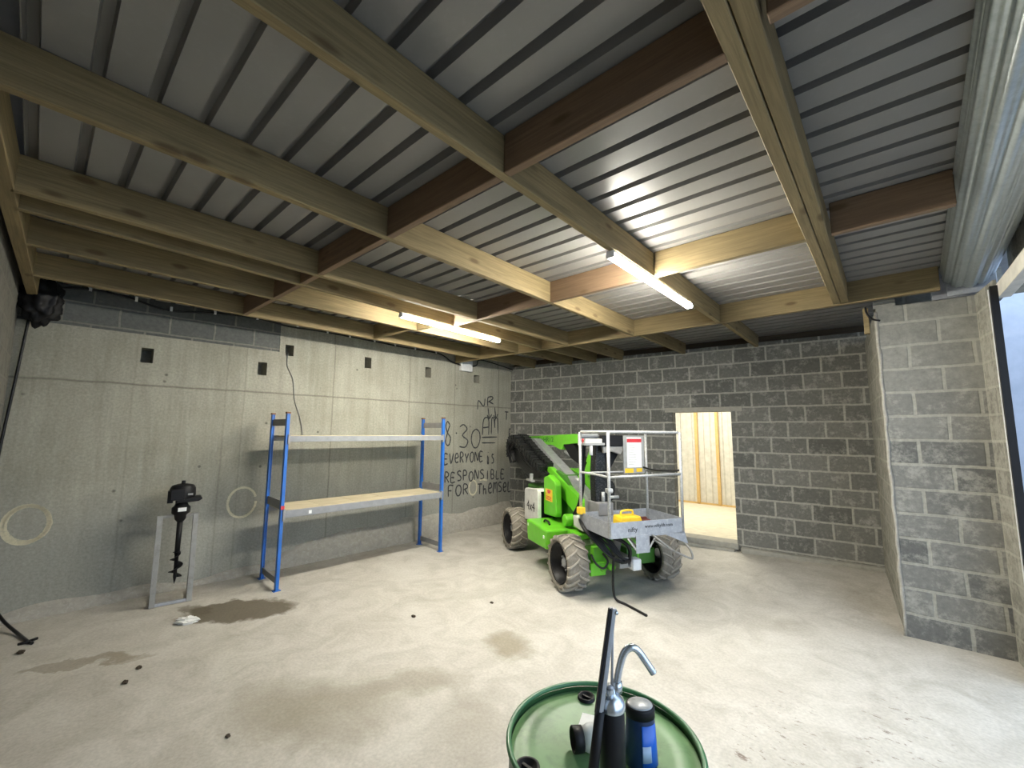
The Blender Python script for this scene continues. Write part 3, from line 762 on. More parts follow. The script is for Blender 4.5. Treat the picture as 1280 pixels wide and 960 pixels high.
# white engine cover with 4x4
pts = [(-.86, .50), (-.30, .55), (-.30, .94)] + [(-.36 + .06 * cos(a), .94 + .09 * sin(a)) for a in (0.4, .8, 1.2, 1.57)] + [(-.82, .99), (-.86, .95)]
m = MB(); m.prism(pts, 'y', -.58, -.52); m.prism([(-.86, .97), (-.34, 1.03), (-.31, .99), (-.86, .94)], 'y', -.58, -.02); cov = P_('engine_cover', 'cream', .012)(m)
m = MB(); m.prism([(-.84, .50), (-.36, .55), (-.36, .95), (-.84, .95)], 'y', -.51, .1); m.build('engine', M['black'], cov)
m = MB(); m.box(-1.45, -.9, -.30, .34, .50, .98); P_('counterweight', 'dark_green', .03)(m)
# turret and upright hydraulic cover
m = MB(); m.lathe([(0, .54), (.30, .54), (.30, .64), (.26, .68), (0, .68)], seg=28, c=(.0, 0, 0)); P_('turntable', 'black')(m)
m = MB(); m.prism([(-.34, .66), (-.34, 1.20), (-.17, 1.25), (.03, 1.18), (.07, 1.14), (.09, .74), (.07, .69)], 'y', -.47, -.37); pan = P_('upright_cover', 'green', .018)(m)
m = MB(); m.box(-.26, -.02, -.475, -.471, .88, 1.05); m.build('warning_sticker', M['yellow_sticker'], pan)
m = MB(); m.prism([(-.17, .99), (-.10, .99), (-.08, 1.03), (-.135, 1.045), (-.19, 1.03)], 'y', -.478, -.475)
for z in (.90, .92, .94): m.box(-.23, -.05, -.478, -.475, z, z + .008)
m.build('sticker_print', M['red'], pan)
m = MB(); m.prism([(-.30, .62), (.35, .62), (.30, .95), (-.1, 1.25), (-.35, 1.30)], 'y', -.26, .30); P_('turret', 'dark_green', .01)(m)
m = MB(); m.lathe([(0, .0), (.07, .0), (.08, .02), (.08, .13), (.06, .15), (0, .15)], 'y', 18, c=(.33, -.46, .70)); m.box(.30, .56, -.36, -.30, .62, .74); P_('pump_motor', 'green', .006)(m)
m = MB(); m.prism([(.50, .80), (.76, .80), (.82, .70), (.76, .64), (.52, .66)], 'y', -.42, -.30); P_('valve_cover', 'cream', .015)(m)
m = MB(); m.prism([(.31, .57), (.63, .62), (.78, .49), (.59, .42), (.45, .48)], 'y', -.30, -.24); P_('hinged_flap', 'cream', .004)(m)
# lower boom: silver beam with green side plate
m = MB(); m.prism([(-1.62, 1.76), (-1.40, 1.76), (.62, .96), (.62, .80), (.45, .78), (-1.60, 1.60)], 'y', -.20, -.04); P_('lower_boom', 'silver', .008)(m)
m = MB(); m.prism([(-.66, 1.33), (-.50, 1.33), (.54, .95), (.66, .84), (.62, .77), (.27, .79), (-.10, .93), (-.28, 1.11), (-.58, 1.19)], 'y', -.29, -.21); P_('boom_side_plate', 'green', .008)(m)
m = MB(); m.prism([(-.82, 1.24), (-.62, 1.30), (-.40, 1.32), (.03, 1.27), (.30, 1.25), (.26, 1.05), (.12, .94), (.02, .92), (-.34, 1.10), (-.62, 1.14)], 'y', .02, .22); P_('link_arm', 'green', .02)(m)
m = MB(); m.prism([(.12, 1.27), (.19, 1.48), (.27, 1.61), (.37, 1.61), (.36, 1.27)], 'y', -.04, .04); m.lathe([(0, -.06), (.035, -.06), (.035, .05), (0, .05)], 'y', 14, c=(.0, 0, 1.22)); P_('tilt_link', 'green', .008)(m)
m = MB(); m.lathe([(.02, -.09), (.05, -.09), (.05, .0), (.02, .0)], 'y', 16, c=(.02, -.02, 1.17)); P_('pivot_pin', 'tube_steel')(m)
# upper boom
m = MB(); m.prism([(-2.05, 1.66), (-2.05, 1.79), (-.93, 1.825), (-.2, 1.85), (.15, 1.85), (.15, 1.71), (-.12, 1.71), (-.50, 1.68), (-.55, 1.60), (-.65, 1.60), (-.93, 1.66)], 'y', -.06, .08); ub = P_('upper_boom', 'green', .008)(m)
m = MB(); m.prism([(-.53, 1.68), (-.18, 1.70), (-.04, 1.56), (.22, 1.45), (.14, 1.37), (-.27, 1.48)], 'y', -.05, .05); P_('boom_ram_cover', 'black', .008)(m)
m = MB(); m.tube([(-.55, 0, 1.57), (-.38, 0, 1.52)], .025, 10); m.tube([(-.3, .02, 1.56), (.0, .02, 1.40)], .03, 10); P_('levelling_ram', 'silver')(m)
# energy chain draped over the boom knuckle
m = MB()
for (yy, off, w) in ((-.38, 0, .12), (-.24, .05, .12)):
    path = smooth_path([(-2.14, yy, 1.42), (-2.20, yy, 1.58), (-2.08, yy, 1.72 + off * .3), (-1.84, yy, 1.76 + off * .3), (-1.52, yy, 1.64 + off), (-1.14, yy, 1.49 + off), (-.84, yy, 1.38 + off), (-.58, yy, 1.29 + off)], 6)
    for i in range(len(path) - 1):
        m.bar(path[i], path[i + 1], w, .10, (0, 0, 1)); mid = (path[i] + path[i + 1]) / 2
        if i % 2 == 0: m.bar(path[i], path[i] + (path[i + 1] - path[i]) * .35, w + .025, .125, (0, 0, 1))
P_('cable_chain', 'black_speckled', .006)(m)
m = MB(); m.prism([(-2.05, 1.62), (-1.62, 1.66), (-.75, 1.30), (-.62, 1.20), (-.86, 1.12), (-1.18, 1.08), (-1.62, 1.18), (-1.92, 1.28), (-2.12, 1.44)], 'y', -.34, -.14); P_('knuckle_cover', 'black_speckled', .03)(m)
for k in range(7):
    y = -.44 + k * .018; dz = random.uniform(-.03, .03)
    m = MB(); m.tube(smooth_path([(-2.0 + dz, y, 1.30), (-2.12 + .02 * k, y, 1.50 + dz), (-1.85, y, 1.70 - .035 * k), (-1.40, y, 1.56 - .04 * k + dz), (-1.05, y, 1.36 - .02 * k), (-.72, y + .02, 1.26 + dz), (-.52, y + .08, 1.22)]), .014, 8)
    P_('hydraulic_hose', 'hose')(m)
m = MB(); m.box(-1.10, -.86, -.46, -.40, 1.07, 1.10); m.box(-.93, -.88, -.47, -.42, 1.08, 1.20); P_('hose_bracket', 'tube_steel', .004)(m)
m = MB(); m.box(-2.1, -1.9, -.2, .1, 1.28, 1.68); P_('boom_end', 'green', .02)(m)
# dark jib and rotary unit standing behind the cage
m = MB(); m.prism([(-.29, 1.00), (-.30, 1.30), (-.27, 1.80), (-.14, 1.80), (-.14, 1.30), (-.04, 1.27), (.0, 1.20), (-.02, 1.04), (-.10, .99)], 'x', .74, .88); P_('jib', 'black_speckled', .02)(m)
m = MB(); m.prism([(-.14, 1.62), (.10, 1.80), (.14, 1.72), (-.10, 1.36), (-.16, 1.40)], 'x', .80, .86); P_('jib_brace', 'black', .01)(m)
m = MB(); m.box(.62, .98, -.31, -.10, .86, 1.02); m.box(.3, .7, -.1, .05, .82, 1.0); P_('jib_pivot', 'tie_grey', .015)(m)
for k, (y0_, y1_) in enumerate(((-.34, -.30), (-.37, -.33), (-.10, -.02))):
    m = MB(); m.tube(smooth_path([(.72, y0_, 1.74), (.70, y0_ - .02, 1.45), (.72, y0_ - .03, 1.25), (.70, y1_ - .10, 1.0), (.66, y1_ - .16, .84)]), .015, 8); P_('hydraulic_hose', 'hose')(m)
m = MB(); m.tube([(.9, -.20, 1.02), (.9, -.20, 1.14)], .022, 10); m.tube([(.9, -.12, 1.07), (.9, .02, 1.07)], .02, 10); P_('jib_fitting', 'tube_steel')(m)

# work cage (sub-parts hang on the cage floor)
X0, X1, Y0, Y1 = .97, 1.60, -.55, .40; ZF, ZT = .78, 1.885
m = MB(); m.box(X0, X1, Y0, Y1, ZF - .01, ZF + .005); cage = P_('cage_floor', 'plate_steel')(m)
def cp(name, mat, bevel=0):
    def d(mb): return mb.build(name, M[mat], cage, bevel=bevel)
    return d
m = MB(); m.box(X1, X1 + .006, Y0, Y1, ZF - .02, ZF + .145); cp('toe_board', 'plate_steel')(m)
m = MB(); m.prism([(Y1 - .24, ZF - .02), (Y1, ZF - .02 + .02), (Y1 + .005, ZF + .03), (Y1 + .06, ZF - .14), (Y1 - .02, ZF - .11)], 'x', X1, X1 + .006); cp('corner_gusset', 'plate_steel')(m)
m = MB(); m.box(X0, X1, Y0 - .006, Y0, ZF - .02, ZF + .145); cp('toe_board', 'plate_steel')(m)
m = MB(); m.box(X0, X1, Y1, Y1 + .006, ZF - .02, ZF + .145); cp('toe_board', 'plate_steel')(m)
m = MB(); m.box(X0 - .006, X0, Y0, Y1, ZF - .02, ZF + .145); cp('toe_board', 'plate_steel')(m)
T = .0165
for (x, y) in ((X1, Y0), (X1, Y1), (X0, Y0), (X0, Y1)):
    m = MB(); m.tube([(x, y, ZF + .0), (x, y, ZT)], T, 12); cp('upright_tube', 'tube_steel')(m)
def ringrail(z, name):
    r = .05; pts = []
    for (cx_, cy_, a0) in ((X1 - r, Y1 - r, 0), (X0 + r, Y1 - r, pi / 2), (X0 + r, Y0 + r, pi), (X1 - r, Y0 + r, 1.5 * pi)):
        for q in range(5): a = a0 + pi / 2 * q / 4; pts.append((cx_ + r * cos(a), cy_ + r * sin(a), z))
    m = MB(); m.tube(pts, T, 12, closed=True); cp(name, 'tube_steel')(m)
ringrail(ZT, 'top_rail')
m = MB(); m.tube(smooth_path([(X0, Y0, 1.40), (X1 - .2, Y0, 1.405), (X1, Y0 + .0, 1.40)]), .013, 10); m.tube([(X1, Y0, 1.40), (X1, Y1, 1.415)], .013, 10); m.tube([(X0, Y0, 1.39), (X0, Y1, 1.39)], .010, 10); m.tube([(X0, Y1, 1.40), (X1, Y1, 1.40)], .013, 10); cp('mid_rail', 'tube_steel')(m)
m = MB(); m.tube(smooth_path([(X0 + .02, .34, 1.44), (X0 + .2, .37, 1.42), (X1 - .1, Y1 - .02, 1.44), (X1, Y1, 1.46)]), .012, 8); cp('safety_lanyard', 'hose')(m)
m = MB(); m.lathe([(0, -.03), (.025, -.03), (.025, .03), (0, .03)], 'y', 12, c=(X1 + .01, Y0, 1.26)); m.box(X1 - .03, X1 + .03, Y0 - .03, Y0 + .03, 1.24, 1.285); cp('tube_clamp', 'tube_steel', .004)(m)
m = MB(); m.box(X1 + .006, X1 + .012, -.235, -.06, ZF - .19, ZF + .0); brk = cp('step_bracket', 'plate_steel', .002)(m)
m = MB(); m.tube([(X1, -.33, ZF - .03), (X1, -.20, ZF - .19)], .010, 8); m.tube([(X1, .03, ZF - .03), (X1, -.09, ZF - .19)], .010, 8); m.tube([(X1 - .4, -.15, ZF - .02), (X1 - .02, -.15, ZF - .19)], .012, 8); cp('bracket_strut', 'tube_steel')(m)
m = MB(); m.tube(smooth_path([(X1 - .1, .02, ZF - .02), (X1 + .10, -.04, ZF - .02), (X1 + .15, .04, .69), (X1 + .15, .11, .64), (X1 + .15, .34, .535), (X1 + .15, .385, .54), (X1 + .13, .37, .62), (X1 + .06, .36, .67)], 4), .011, 8); m.tube([(X1 + .06, -.04, ZF - .05), (X1 + .10, .12, .625)], .010, 8); cp('step_rail', 'alu')(m)
m = MB()
for y, t_ in ((-.28, -.28), (.06, .06)): pass
# control panel hung on rear rail
m = MB(); m.box(X0 - .10, X0 + .06, -.52, -.24, 1.72, 1.75); m.box(X0 - .12, X0 - .09, -.52, -.24, 1.72, 1.86); ctl = cp('control_panel', 'grey_plastic', .004)(m)
def text_mesh(body, size, name, mat, parent, loc, rot, ext=.001, sx=1):
    cu = bpy.data.curves.new(name, 'FONT'); cu.body = body; cu.size = size; cu.extrude = ext; cu.align_x = 'CENTER'; cu.align_y = 'CENTER'
    tmp = bpy.data.objects.new(name, cu); COL.objects.link(tmp)
    bpy.context.view_layer.update()
    me = bpy.data.meshes.new_from_object(tmp.evaluated_get(bpy.context.evaluated_depsgraph_get()))
    bpy.data.objects.remove(tmp)
    o = link(bpy.data.objects.new(name, me)); me.materials.clear(); me.materials.append(M[mat])
    o.parent = parent; o.location = loc; o.rotation_euler = rot; o.scale = (sx, 1, 1); return o
cl = [('red', .03), ('white', .02), ('black', .018), ('white', .022), ('black', .02)]
for k, (mt, r) in enumerate([('red', .030), ('white', .018), ('black', .016), ('black', .016), ('white', .02)]):
    m = MB(); m.lathe([(0, 1.80), (r * .8, 1.80), (r, 1.785), (r * .6, 1.75), (0, 1.75)], seg=14, c=(X0 - .02 + (.03 if k % 2 else 0), -.485 + k * .052, 0)); m2 = m.build('control_knob', M[mt], cage)
m = MB(); m.box(X0 - .02, X0 + .03, -.50, -.26, 1.725, 1.80); m.build('control_box', M['cream'], ctl, bevel=.006)
m = MB(); m.tube([(X0 + .03, -.42, 1.60), (X0 + .03, -.42, 1.74)], .022, 10); m.build('joystick', M['white'], ctl)
m = MB(); m.box(X0 - .06, X0 + .02, -.25, .05, 1.71, 1.845); cp('control_console', 'black', .01)(m)
m = MB(); m.prism([(-.24, 1.71), (.10, 1.71), (.02, 1.60), (-.10, 1.64), (-.22, 1.62)], 'x', X0 - .05, X0 + .0); cp('console_bracket', 'alu', .01)(m)
# document holder with instruction sheet
m = MB(); m.box(X0 + .0, X0 + .02, .05, .36, 1.365, 1.84); hol = cp('document_holder', 'grey_plastic', .003)(m)
m = MB(); m.box(X0 + .021, X0 + .024, .10, .315, 1.44, 1.82); m.build('instruction_sheet', M['white'], hol)
m = MB(); m.box(X0 + .0245, X0 + .026, .10, .315, 1.755, 1.80); m.build('sheet_header', M['red'], hol)
m = MB()
for k in range(9):
    z = 1.72 - k * .03
    m.box(X0 + .0245, X0 + .0252, .12, .20 + random.uniform(0, .07), z, z + .004)
m.build('printed_lines', M['grey_plastic'], hol)
m = MB(); m.box(X0 + .021, X0 + .025, .065, .19, 1.375, 1.43); m.build('warning_sticker', M['yellow_sticker'], hol)
m = MB(); m.box(X0 + .021, X0 + .025, .235, .32, 1.385, 1.43); m.build('warning_sticker', M['yellow_sticker'], hol)
text_mesh('nifty', .07, 'plate_lettering', 'ink', cage, (X1 + .0075, -.27, ZF + .06), (pi / 2, 0, pi / 2))
text_mesh('www.niftylift.com', .052, 'plate_lettering', 'ink', cage, (X1 + .0075, .07, ZF + .085), (pi / 2, 0, pi / 2))
text_mesh('4x4', .20, 'panel_lettering', 'ink', cov, (-.58, -.5825, .74), (pi / 2, 0, 0), .001, 1.1)
text_mesh('nifty', .125, 'boom_lettering', 'green_ink', ub, (-1.50, -.0625, 1.735), (pi / 2, radians(-1.5), 0), .001, 1.6)
text_mesh('HR12', .115, 'boom_lettering', 'green_ink', ub, (-1.08, -.0625, 1.745), (pi / 2, radians(-1.5), 0), .001, 1.6)
# hoses under the cage, looping to the front bracket
for k in range(8):
    y = -.60 + .028 * k; j = random.uniform(-.03, .03)
    m = MB(); m.tube(smooth_path([(.95, y + .04, .84), (1.10, y, .78 - .01 * k), (1.22, y + .10, .62 + j), (1.30, y + .22, .50 - .02 * (k % 4)), (1.32, y + .36 - .01 * k, .42 + j * .5), (1.26, -.20 + .01 * k, .38)]), .014, 8)
    P_('hydraulic_hose', 'hose')(m)
m = MB(); m.tube(smooth_path([(1.28, -.12, .36), (1.30, -.10, .52), (1.28, -.16, .62), (1.22, -.30, .68)]), .022, 8); P_('hydraulic_hose', 'hose')(m)
m = MB(); m.tube(smooth_path([(1.2, -.55, .5), (1.22, -.50, .40), (1.25, -.42, .35), (1.24, -.36, .42), (1.2, -.40, .5)]), .012, 8); P_('hydraulic_hose', 'hose')(m)
m = MB(); m.box(1.22, 1.34, -.09, .03, .31, .44); P_('white_sensor_box', 'white', .02)(m)
m = MB(); m.box(1.02, 1.30, -.24, -.06, .34, .46); m.bar((1.0, -.12, .42), (1.2, -.16, .76), .10, .06); P_('levelling_arm', 'alu', .01)(m)
m = MB(); m.box(1.02, 1.16, -.05, .10, .38, .52); P_('front_box', 'dark_green', .01)(m)
dang = smooth_path([(1.32, -.33, .50), (1.31, -.34, .30), (1.30, -.33, .12), (1.32, -.31, .03), (1.44, -.26, .012), (1.62, -.235, .012), (1.74, -.22, .012)])
m = MB(); m.tube(dang, .014, 8); P_('trailing_hose', 'hose')(m)
m = MB(); m.box(X0 - .02, X0 + .06, Y0 - .05, Y0 + .03, ZF + .13, ZF + .21); P_('yellow_tag', 'yellow', .008)(m)

def on_lift(p): return LO + Vector((U.x, U.y, 0)) * p[0] + Vector((-U.y, U.x, 0)) * p[1] + Vector((0, 0, p[2]))
# yellow transformer box standing in the cage
yb = empty('power_box', on_lift((1.40, -.20, ZF + .006)), LA + pi / 2); tag(yb, 'yellow portable power box with carry handle standing in the lift cage', 'power box')
m = MB(); m.prism([(-.13, 0), (.14, 0), (.14, .12), (.12, .165), (-.12, .165), (-.13, .12)], 'y', -.09, .09); m.build('body', M['yellow'], yb, bevel=.012)
m = MB(); m.tube(smooth_path([(-.08, 0, .15), (-.075, 0, .205), (-.03, 0, .218), (.04, 0, .218), (.075, 0, .205), (.08, 0, .15)]), .012, 8); m.build('handle', M['yellow'], yb)
m = MB(); m.lathe([(0, .10), (.028, .10), (.030, .0), (0, .0)], 'y', 16, c=(-.07, -.19 + .0, .08)); m.build('socket', M['yellow'], yb)
m = MB(); m.box(-.09, .09, -.06, .06, 0, .10); m.tube([(-.07, 0, .105), (.07, 0, .105)], .02, 10); o = m.build('tool_case', M['maroon'], loc=on_lift((1.34, .04, ZF + .006)), rot=(0, 0, LA + pi / 2), bevel=.015)
tag(o, 'small dark red tool case in the cage beside the yellow box', 'tool case')

# ------------------------------------------------------------------ roller shutter
A = Vector((.69, 5.44, 3.375)); B = Vector((.43, -.12, 3.375)); dr = (B - A); Lr = dr.length
rs = empty('roller_shutter', A, atan2(dr.y, dr.x)); tag(rs, 'galvanised steel roller shutter rolled up above the right-hand opening', 'roller shutter')
m = MB(); n = 220; R0 = .150
ra, rb, va_, vb_ = [], [], [], []
for k in range(n):
    a = 2 * pi * k / n; sp = .010 * (a / (2 * pi))
    r = R0 - .004 + sp + .024 * (abs(sin(5.5 * a + .6)) ** .7) + .003 * sin(33 * a)
    va_.append(m.bm.verts.new((0, r * cos(a), r * sin(a)))); vb_.append(m.bm.verts.new((Lr, r * cos(a), r * sin(a))))
for k in range(n):
    m.bm.faces.new((va_[k], va_[(k + 1) % n], vb_[(k + 1) % n], vb_[k])).smooth = True
m.bm.faces.new(va_[::-1]); m.bm.faces.new(vb_)
m.build('curtain_roll', M['galv'], rs)
m = MB(); m.lathe([(0, -.02), (.06, -.02), (.06, .0), (0, .0)], 'x', 20); m.box(-.035, -.02, -.14, .17, -.22, .08); m.build('bearing_plate', M['plate_steel'], rs, bevel=.004)
m = MB(); m.bar((-.0, .16, -.34), (0.01, .16, -3.36), .05, .07, (1, 0, 0))
gl = MB(); gl.box(.755, .80, 5.085, 5.138, 0, 3.1)
gl.build('guide_rail', M['black'], None).parent = rs
g_ = [o for o in bpy.data.objects if o.name.startswith('guide_rail')][0]
m.bm.free()
bpy.context.view_layer.update()
g_.matrix_parent_inverse = rs.matrix_world.inverted()
m = MB(); m.box(.750, .757, 5.125, 5.142, 0, 3.08); ge = m.build('guide_lip', M['white'], None); ge.parent = rs; ge.matrix_parent_inverse = rs.matrix_world.inverted()
m = MB(); m.box(.455, .735, 5.545, 5.575, 3.155, 3.375); bp_ = m.build('support_plate', M['grey_paint'], None, bevel=.003); bp_.parent = rs; bp_.matrix_parent_inverse = rs.matrix_world.inverted()
# pale lintel over the opening
m = MB(); m.box(.80, .875, -.1, 5.14, 3.0, 3.12); o = m.build('trim_5', M['lintel'], bevel=.004); struct(o)

# ------------------------------------------------------------------ outside the opening
m = MB(); m.box(1.02, 12, -8, 14, -.2, -.03); struct(m.build('ground', M['outside_ground']))
bpy.data.objects['ground'].name = 'floor_outside'
m = MB(); m.box(0, 5, 0, .25, -.2, 5.2); struct(m.build('wall_outside', M['outside_panel'], loc=(1.10, 8.3, 0), rot=(0, 0, -.08)))

# ------------------------------------------------------------------ room beyond the doorway
RY = 11.4
m = MB(); m.box(-6.5, .5, 7.75, RY + .2, .0, .09); struct(m.build('floor_beyond', M['room_floor']))
# ribbed cladding wall
m = MB(); prev = None; x = -6.0; pr = []
while x < -.2:
    pr += [(x, RY), (x + .10, RY), (x + .13, RY + .035), (x + .23, RY + .035), (x + .26, RY)]; x += .29
cb = m.bm
for (px, py) in pr:
    cur = (cb.verts.new((px, py, .09)), cb.verts.new((px, py, 3.3)))
    if prev: cb.faces.new((prev[0], cur[0], cur[1], prev[1]))
    prev = cur
ow = m.build('wall_beyond', M['room_wall']); struct(ow); so = ow.modifiers.new('t', 'SOLIDIFY'); so.thickness = .02; so.offset = 1
m = MB(); m.box(-6, -.2, RY - .04, RY, .09, .13); struct(m.build('baseboard_beyond', M['stud']))
m = MB(); m.box(-6.3, -6.0, 7.4, RY + .2, 0, 3.4); struct(m.build('wall_beyond', M['room_wall']))
m = MB(); m.box(-.3, 0, 7.78, RY + .2, 0, 3.4); struct(m.build('wall_beyond', M['room_wall']))
m = MB(); m.box(-6.3, .2, 7.3, RY + .3, 3.42, 3.5); struct(m.build('ceiling_beyond', M['clad']))
for k, x in enumerate((-3.60, -3.10)):
    m = MB(); m.box(-.035, .035, -.07, 0, .04, 3.2)
    tag(m.build('timber_stud', M['stud'], loc=(x, RY - .005, .09), bevel=.002), ('left' if k == 0 else 'right') + ' orange timber stud seen through the doorway in the back wall', 'timber stud', 'orange studs beyond the doorway')

# ------------------------------------------------------------------ drum with pump and cans
DC = Vector((-.72, 1.26, 0)); DZ = .93; DR = .295
dm = empty('oil_drum', DC); tag(dm, 'green steel oil drum in the foreground with a hand pump on it', 'drum')
m = MB(); prof = [(0, .0), (DR - .01, .0), (DR, .01)]
for z in (.31, .62): prof += [(DR, z - .03), (DR + .012, z), (DR, z + .03)]
prof += [(DR - .004, DZ - .03), (DR - .006, DZ - .012)]
m.lathe(prof, seg=72); body = m.build('body', M['drum_side'], dm)
m = MB(); m.lathe([(0, DZ - .022), (.20, DZ - .022), (.205, DZ - .020), (.255, DZ - .020), (.26, DZ - .023), (DR - .010, DZ - .025)], seg=72); m.build('lid', M['drum_top'], dm)
m = MB(); m.tube([((DR - .002) * cos(2 * pi * k / 72), (DR - .002) * sin(2 * pi * k / 72), DZ - .004) for k in range(72)], .0085, 8, closed=True); m.build('rim', M['drum_rim'], dm)
LZ = DZ - .0195
def bung(p, r):
    m = MB(); m.lathe([(0, 0), (r * .55, 0), (r * .6, .004), (r * .75, .004), (r * .8, .010), (r, .010), (r * 1.05, 0)], seg=24)
    m.box(-r * .5, r * .5, -.004, .004, 0, .009); m.build('bung', M['black'], dm, loc=(p[0] - DC.x, p[1] - DC.y, LZ))
bung((-.878, 1.425), .030); bung((-.835, 1.03), .036)
# lever pump
PB = Vector((-.585, 1.075, LZ)); fw = Vector((.752, .659, 0)); PA = atan2(fw.y, fw.x)   # local x = to the right in view
pu = empty('drum_pump', PB, PA); tag(pu, 'lever hand pump with black barrel and curved zinc spout on the green drum', 'drum pump')
def pp(name, mat, m, bevel=0): return m.build(name, M[mat], pu, bevel=bevel)
m = MB(); m.lathe([(0, 0), (.033, 0), (.033, .250), (.031, .255), (0, .255)], seg=28); pp('barrel', 'black', m)
m = MB(); m.lathe([(0, 0), (.040, 0), (.040, .018), (.032, .03), (.030, .03)], seg=24); pp('bung_adapter', 'bright_zinc', m)
m = MB(); m.lathe([(0, .245), (.035, .245), (.0355, .256), (.032, .268), (.022, .278), (.015, .284), (.013, .30), (0, .30)], seg=28); m.box(-.022, -.014, -.014, .014, .26, .31); m.bar((0, 0, .275), (.018, 0, .300), .022, .02); hd = pp('pump_head', 'bright_zinc', m, .002)
m = MB(); m.lathe([(0, .285), (.015, .285), (.016, .30), (.014, .312), (0, .312)], seg=8, c=(.014, 0, 0)); m.lathe([(0, .272), (.012, .272), (.012, .30)], seg=12, c=(-.008, -.01, 0)); pp('hex_nut', 'bright_zinc', m)
sp = smooth_path([(.014, 0, .300), (.020, .0, .335), (.032, .0, .374), (.044, .0, .391), (.060, .0, .396), (.075, .0, .386), (.094, .0, .360), (.112, .0, .334)], 6)
m = MB(); m.tube(sp, .0095, 16, caps=False); m.tube([sp[-1], sp[-1] + (sp[-1] - sp[-2]).normalized() * .001], .0098, 16); pp('spout', 'bright_zinc', m)
m = MB(); m.tube([(.000, -.006, .30), (.006, -.008, .488)], .0035, 8); m.lathe([(0, -.012), (.008, -.012), (.008, .008), (0, .008)], 'y', 12, c=(-.005, -.005, .300)); pp('connecting_rod', 'silver', m)
a = Vector((.006, -.014, .502)); b = Vector((-.038, -.030, .252)); c_ = Vector((-.062, -.038, .095))
m = MB(); m.bar(a, b, .008, .018, (0, 1, 0)); m.bar(a, b, .017, .008, (0, 1, 0)); lv = pp('lever', 'silver', m, .001)
m = MB(); dd = (b - a).normalized(); sd = Vector((-.010, -.003, 0)); m.bar(a + sd, b + sd, .007, .012, (0, 1, 0)); pp('lever_side', 'black', m, .001)
m = MB(); m.lathe([(0, -.010), (.005, -.010), (.005, .010), (0, .010)], 'y', 10, c=a + Vector((.006, 0, -.01))); pp('pivot_bolt', 'bright_zinc', m)
m = MB(); m.tube([b + (a - b) * .02, c_], [.0125, .0135], 12); pp('grip', 'black', m)
# blue can
cn = empty('additive_can', (-.600, 1.275, LZ), PA); tag(cn, 'dark blue oval can with a black cap standing right of the pump on the drum', 'can')
m = MB(); m.lathe([(0, 0), (.046, 0), (.049, .006), (.042, .13), (.039, .145), (0, .145)], seg=32, sy=.85); m.build('body', M['blue_can'], cn)
m = MB(); m.lathe([(.0385, .130), (.043, .132), (.043, .155), (.041, .16), (0, .16)], seg=32, sy=.88); m.build('cap', M['black'], cn)
m = MB(); m.lathe([(0, .163), (.034, .163), (.037, .1605), (.037, .158)], seg=32, sy=.88); m.build('cap_top', M['white_lid'], cn)
def wrap(a0, a1, r0, r1, z0, z1, name, mat):
    m = MB(); prev = None
    for k in range(13):
        a = a0 + (a1 - a0) * k / 12; cur = [m.bm.verts.new((r * cos(a), r * .85 * sin(a), z)) for r, z in ((r0, z0), (r1, z1))]
        if prev: m.bm.faces.new((prev[0], cur[0], cur[1], prev[1])).smooth = True
        prev = cur
    o = m.build(name, M[mat], cn); s_ = o.modifiers.new('t', 'SOLIDIFY'); s_.thickness = .0006; s_.offset = 1
wrap(radians(-100), radians(-30), .0495, .0432, .010, .120, 'label', 'blue_label')
wrap(radians(-98), radians(-66), .0492, .0468, .026, .068, 'label_panel', 'label_grey')
# white bottle lying down with black cap
bt = empty('white_bottle', (-.735, 1.215, LZ + .036), rot=(0, radians(90), 0)); tag(bt, 'cloudy white bottle with black cap lying on the drum, left of the pump', 'bottle')
ax = (Vector((-.785, 1.185, 0)) - Vector((-.715, 1.265, 0))).normalized()
bt.rotation_euler = (0, radians(90), atan2(ax.y, ax.x)) 
m = MB(); m.lathe([(0, -.085), (.034, -.085), (.038, -.078), (.038, .005), (.028, .028), (0, .028)], seg=28); m.build('body', M['cloudy'], bt)
m = MB(); m.lathe([(.026, .025), (.034, .027), (.035, .055), (.033, .058), (.029, .056), (.028, .040), (0, .040)], seg=28); m.build('cap', M['black'], bt)
m = MB(); m.prism([(-.04, -.03), (.035, -.035), (.045, .03), (-.03, .04)], 'z', 0, .0012); tag(m.build('paper_scrap', M['paper'], loc=(-.80, 1.325, LZ + .001), rot=(0, 0, .5)), 'small off-white paper scrap on the drum lid behind the bottle', 'paper')

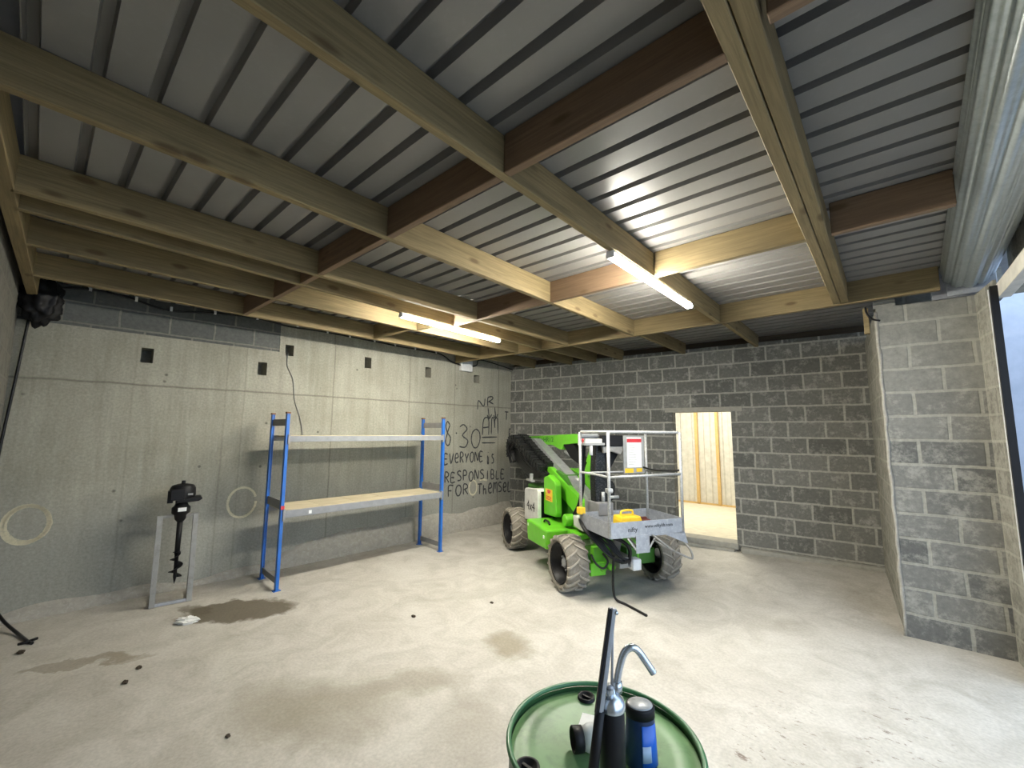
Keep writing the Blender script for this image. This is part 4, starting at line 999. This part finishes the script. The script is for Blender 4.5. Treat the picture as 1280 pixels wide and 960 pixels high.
# ------------------------------------------------------------------ litter on the floor
m = MB(); bmesh.ops.create_icosphere(m.bm, subdivisions=3, radius=1)
for v in m.bm.verts:
    n_ = v.co.normalized(); k = 1 + random.uniform(-.28, .28)
    v.co = Vector((n_.x * .10 * k, n_.y * .055 * k, max(0, .022 + n_.z * .035 * k)))
tag(m.build('crumpled_plastic', M['paper'], loc=(-5.22, 1.16, .001), rot=(0, 0, .9)), 'crumpled pale plastic wrap lying on the dark wet patch', 'litter')
spots = [(-4.53, .72, .022, 'on the damp patch at left'), (-5.55, .10, .03, 'at far left edge of floor'), (-3.70, 2.72, .022, 'in mid floor, in front of the rack'), (-3.35, 3.5, .020, 'on the pale floor between rack and lift'), (-4.35, .62, .022, 'just beside the left damp patch'), (-3.15, .96, .016, 'on the floor low at left')]
for i, (x, y, r, w) in enumerate(spots):
    m = MB(); bmesh.ops.create_icosphere(m.bm, subdivisions=2, radius=r)
    for v in m.bm.verts: v.co = Vector((v.co.x * random.uniform(.9, 1.5), v.co.y * random.uniform(.6, 1), max(-.002, v.co.z * .5 * random.uniform(.7, 1.2) + r * .3)))
    tag(m.build('mud_crumb', M['dirt'], loc=(x, y, 0.002)), 'small dark crumb of dirt ' + w, 'debris', 'dirt crumbs on the floor')

# ------------------------------------------------------------------ lights, world, camera
w = bpy.data.worlds.new('sky'); scene.world = w; w.use_nodes = True
bg = w.node_tree.nodes['Background']; bg.inputs[0].default_value = (.62, .78, 1.0, 1); bg.inputs[1].default_value = 2.6
def area(name, loc, rot, sx, sy, e, col, portal=False):
    l = bpy.data.lights.new(name, 'AREA'); l.shape = 'RECTANGLE'; l.size = sx; l.size_y = sy; l.energy = e; l.color = col
    o = link(bpy.data.objects.new(name, l)); o.location = loc; o.rotation_euler = rot
    if portal: l.cycles.is_portal = True
    return o
area('door_portal', (.86, 2.55, 1.5), (0, radians(-90), 0), 3.0, 5.1, 1, (1, 1, 1), True)
area('room_lamp', (-3.2, 9.6, 3.3), (0, 0, 0), 1.6, 1.2, 135, (1, .95, .80))

cam = bpy.data.cameras.new('camera'); co = link(bpy.data.objects.new('camera', cam)); scene.camera = co
cam.sensor_fit = 'HORIZONTAL'; cam.sensor_width = 36; cam.lens = 36 * 521.74 / 1280; cam.clip_start = .02
Rm = Matrix(((0.751716, 0.069138, 0.655853), (0.659445, -0.090119, -0.746332), (0.007505, 0.993528, -0.113337)))
co.matrix_world = Matrix.Translation((0, 0, 1.88)) @ Rm.to_4x4()
scene.view_settings.view_transform = 'Standard'; scene.view_settings.look = 'None'; scene.view_settings.gamma = 1; scene.view_settings.use_curve_mapping = False
scene.view_settings.exposure = .42
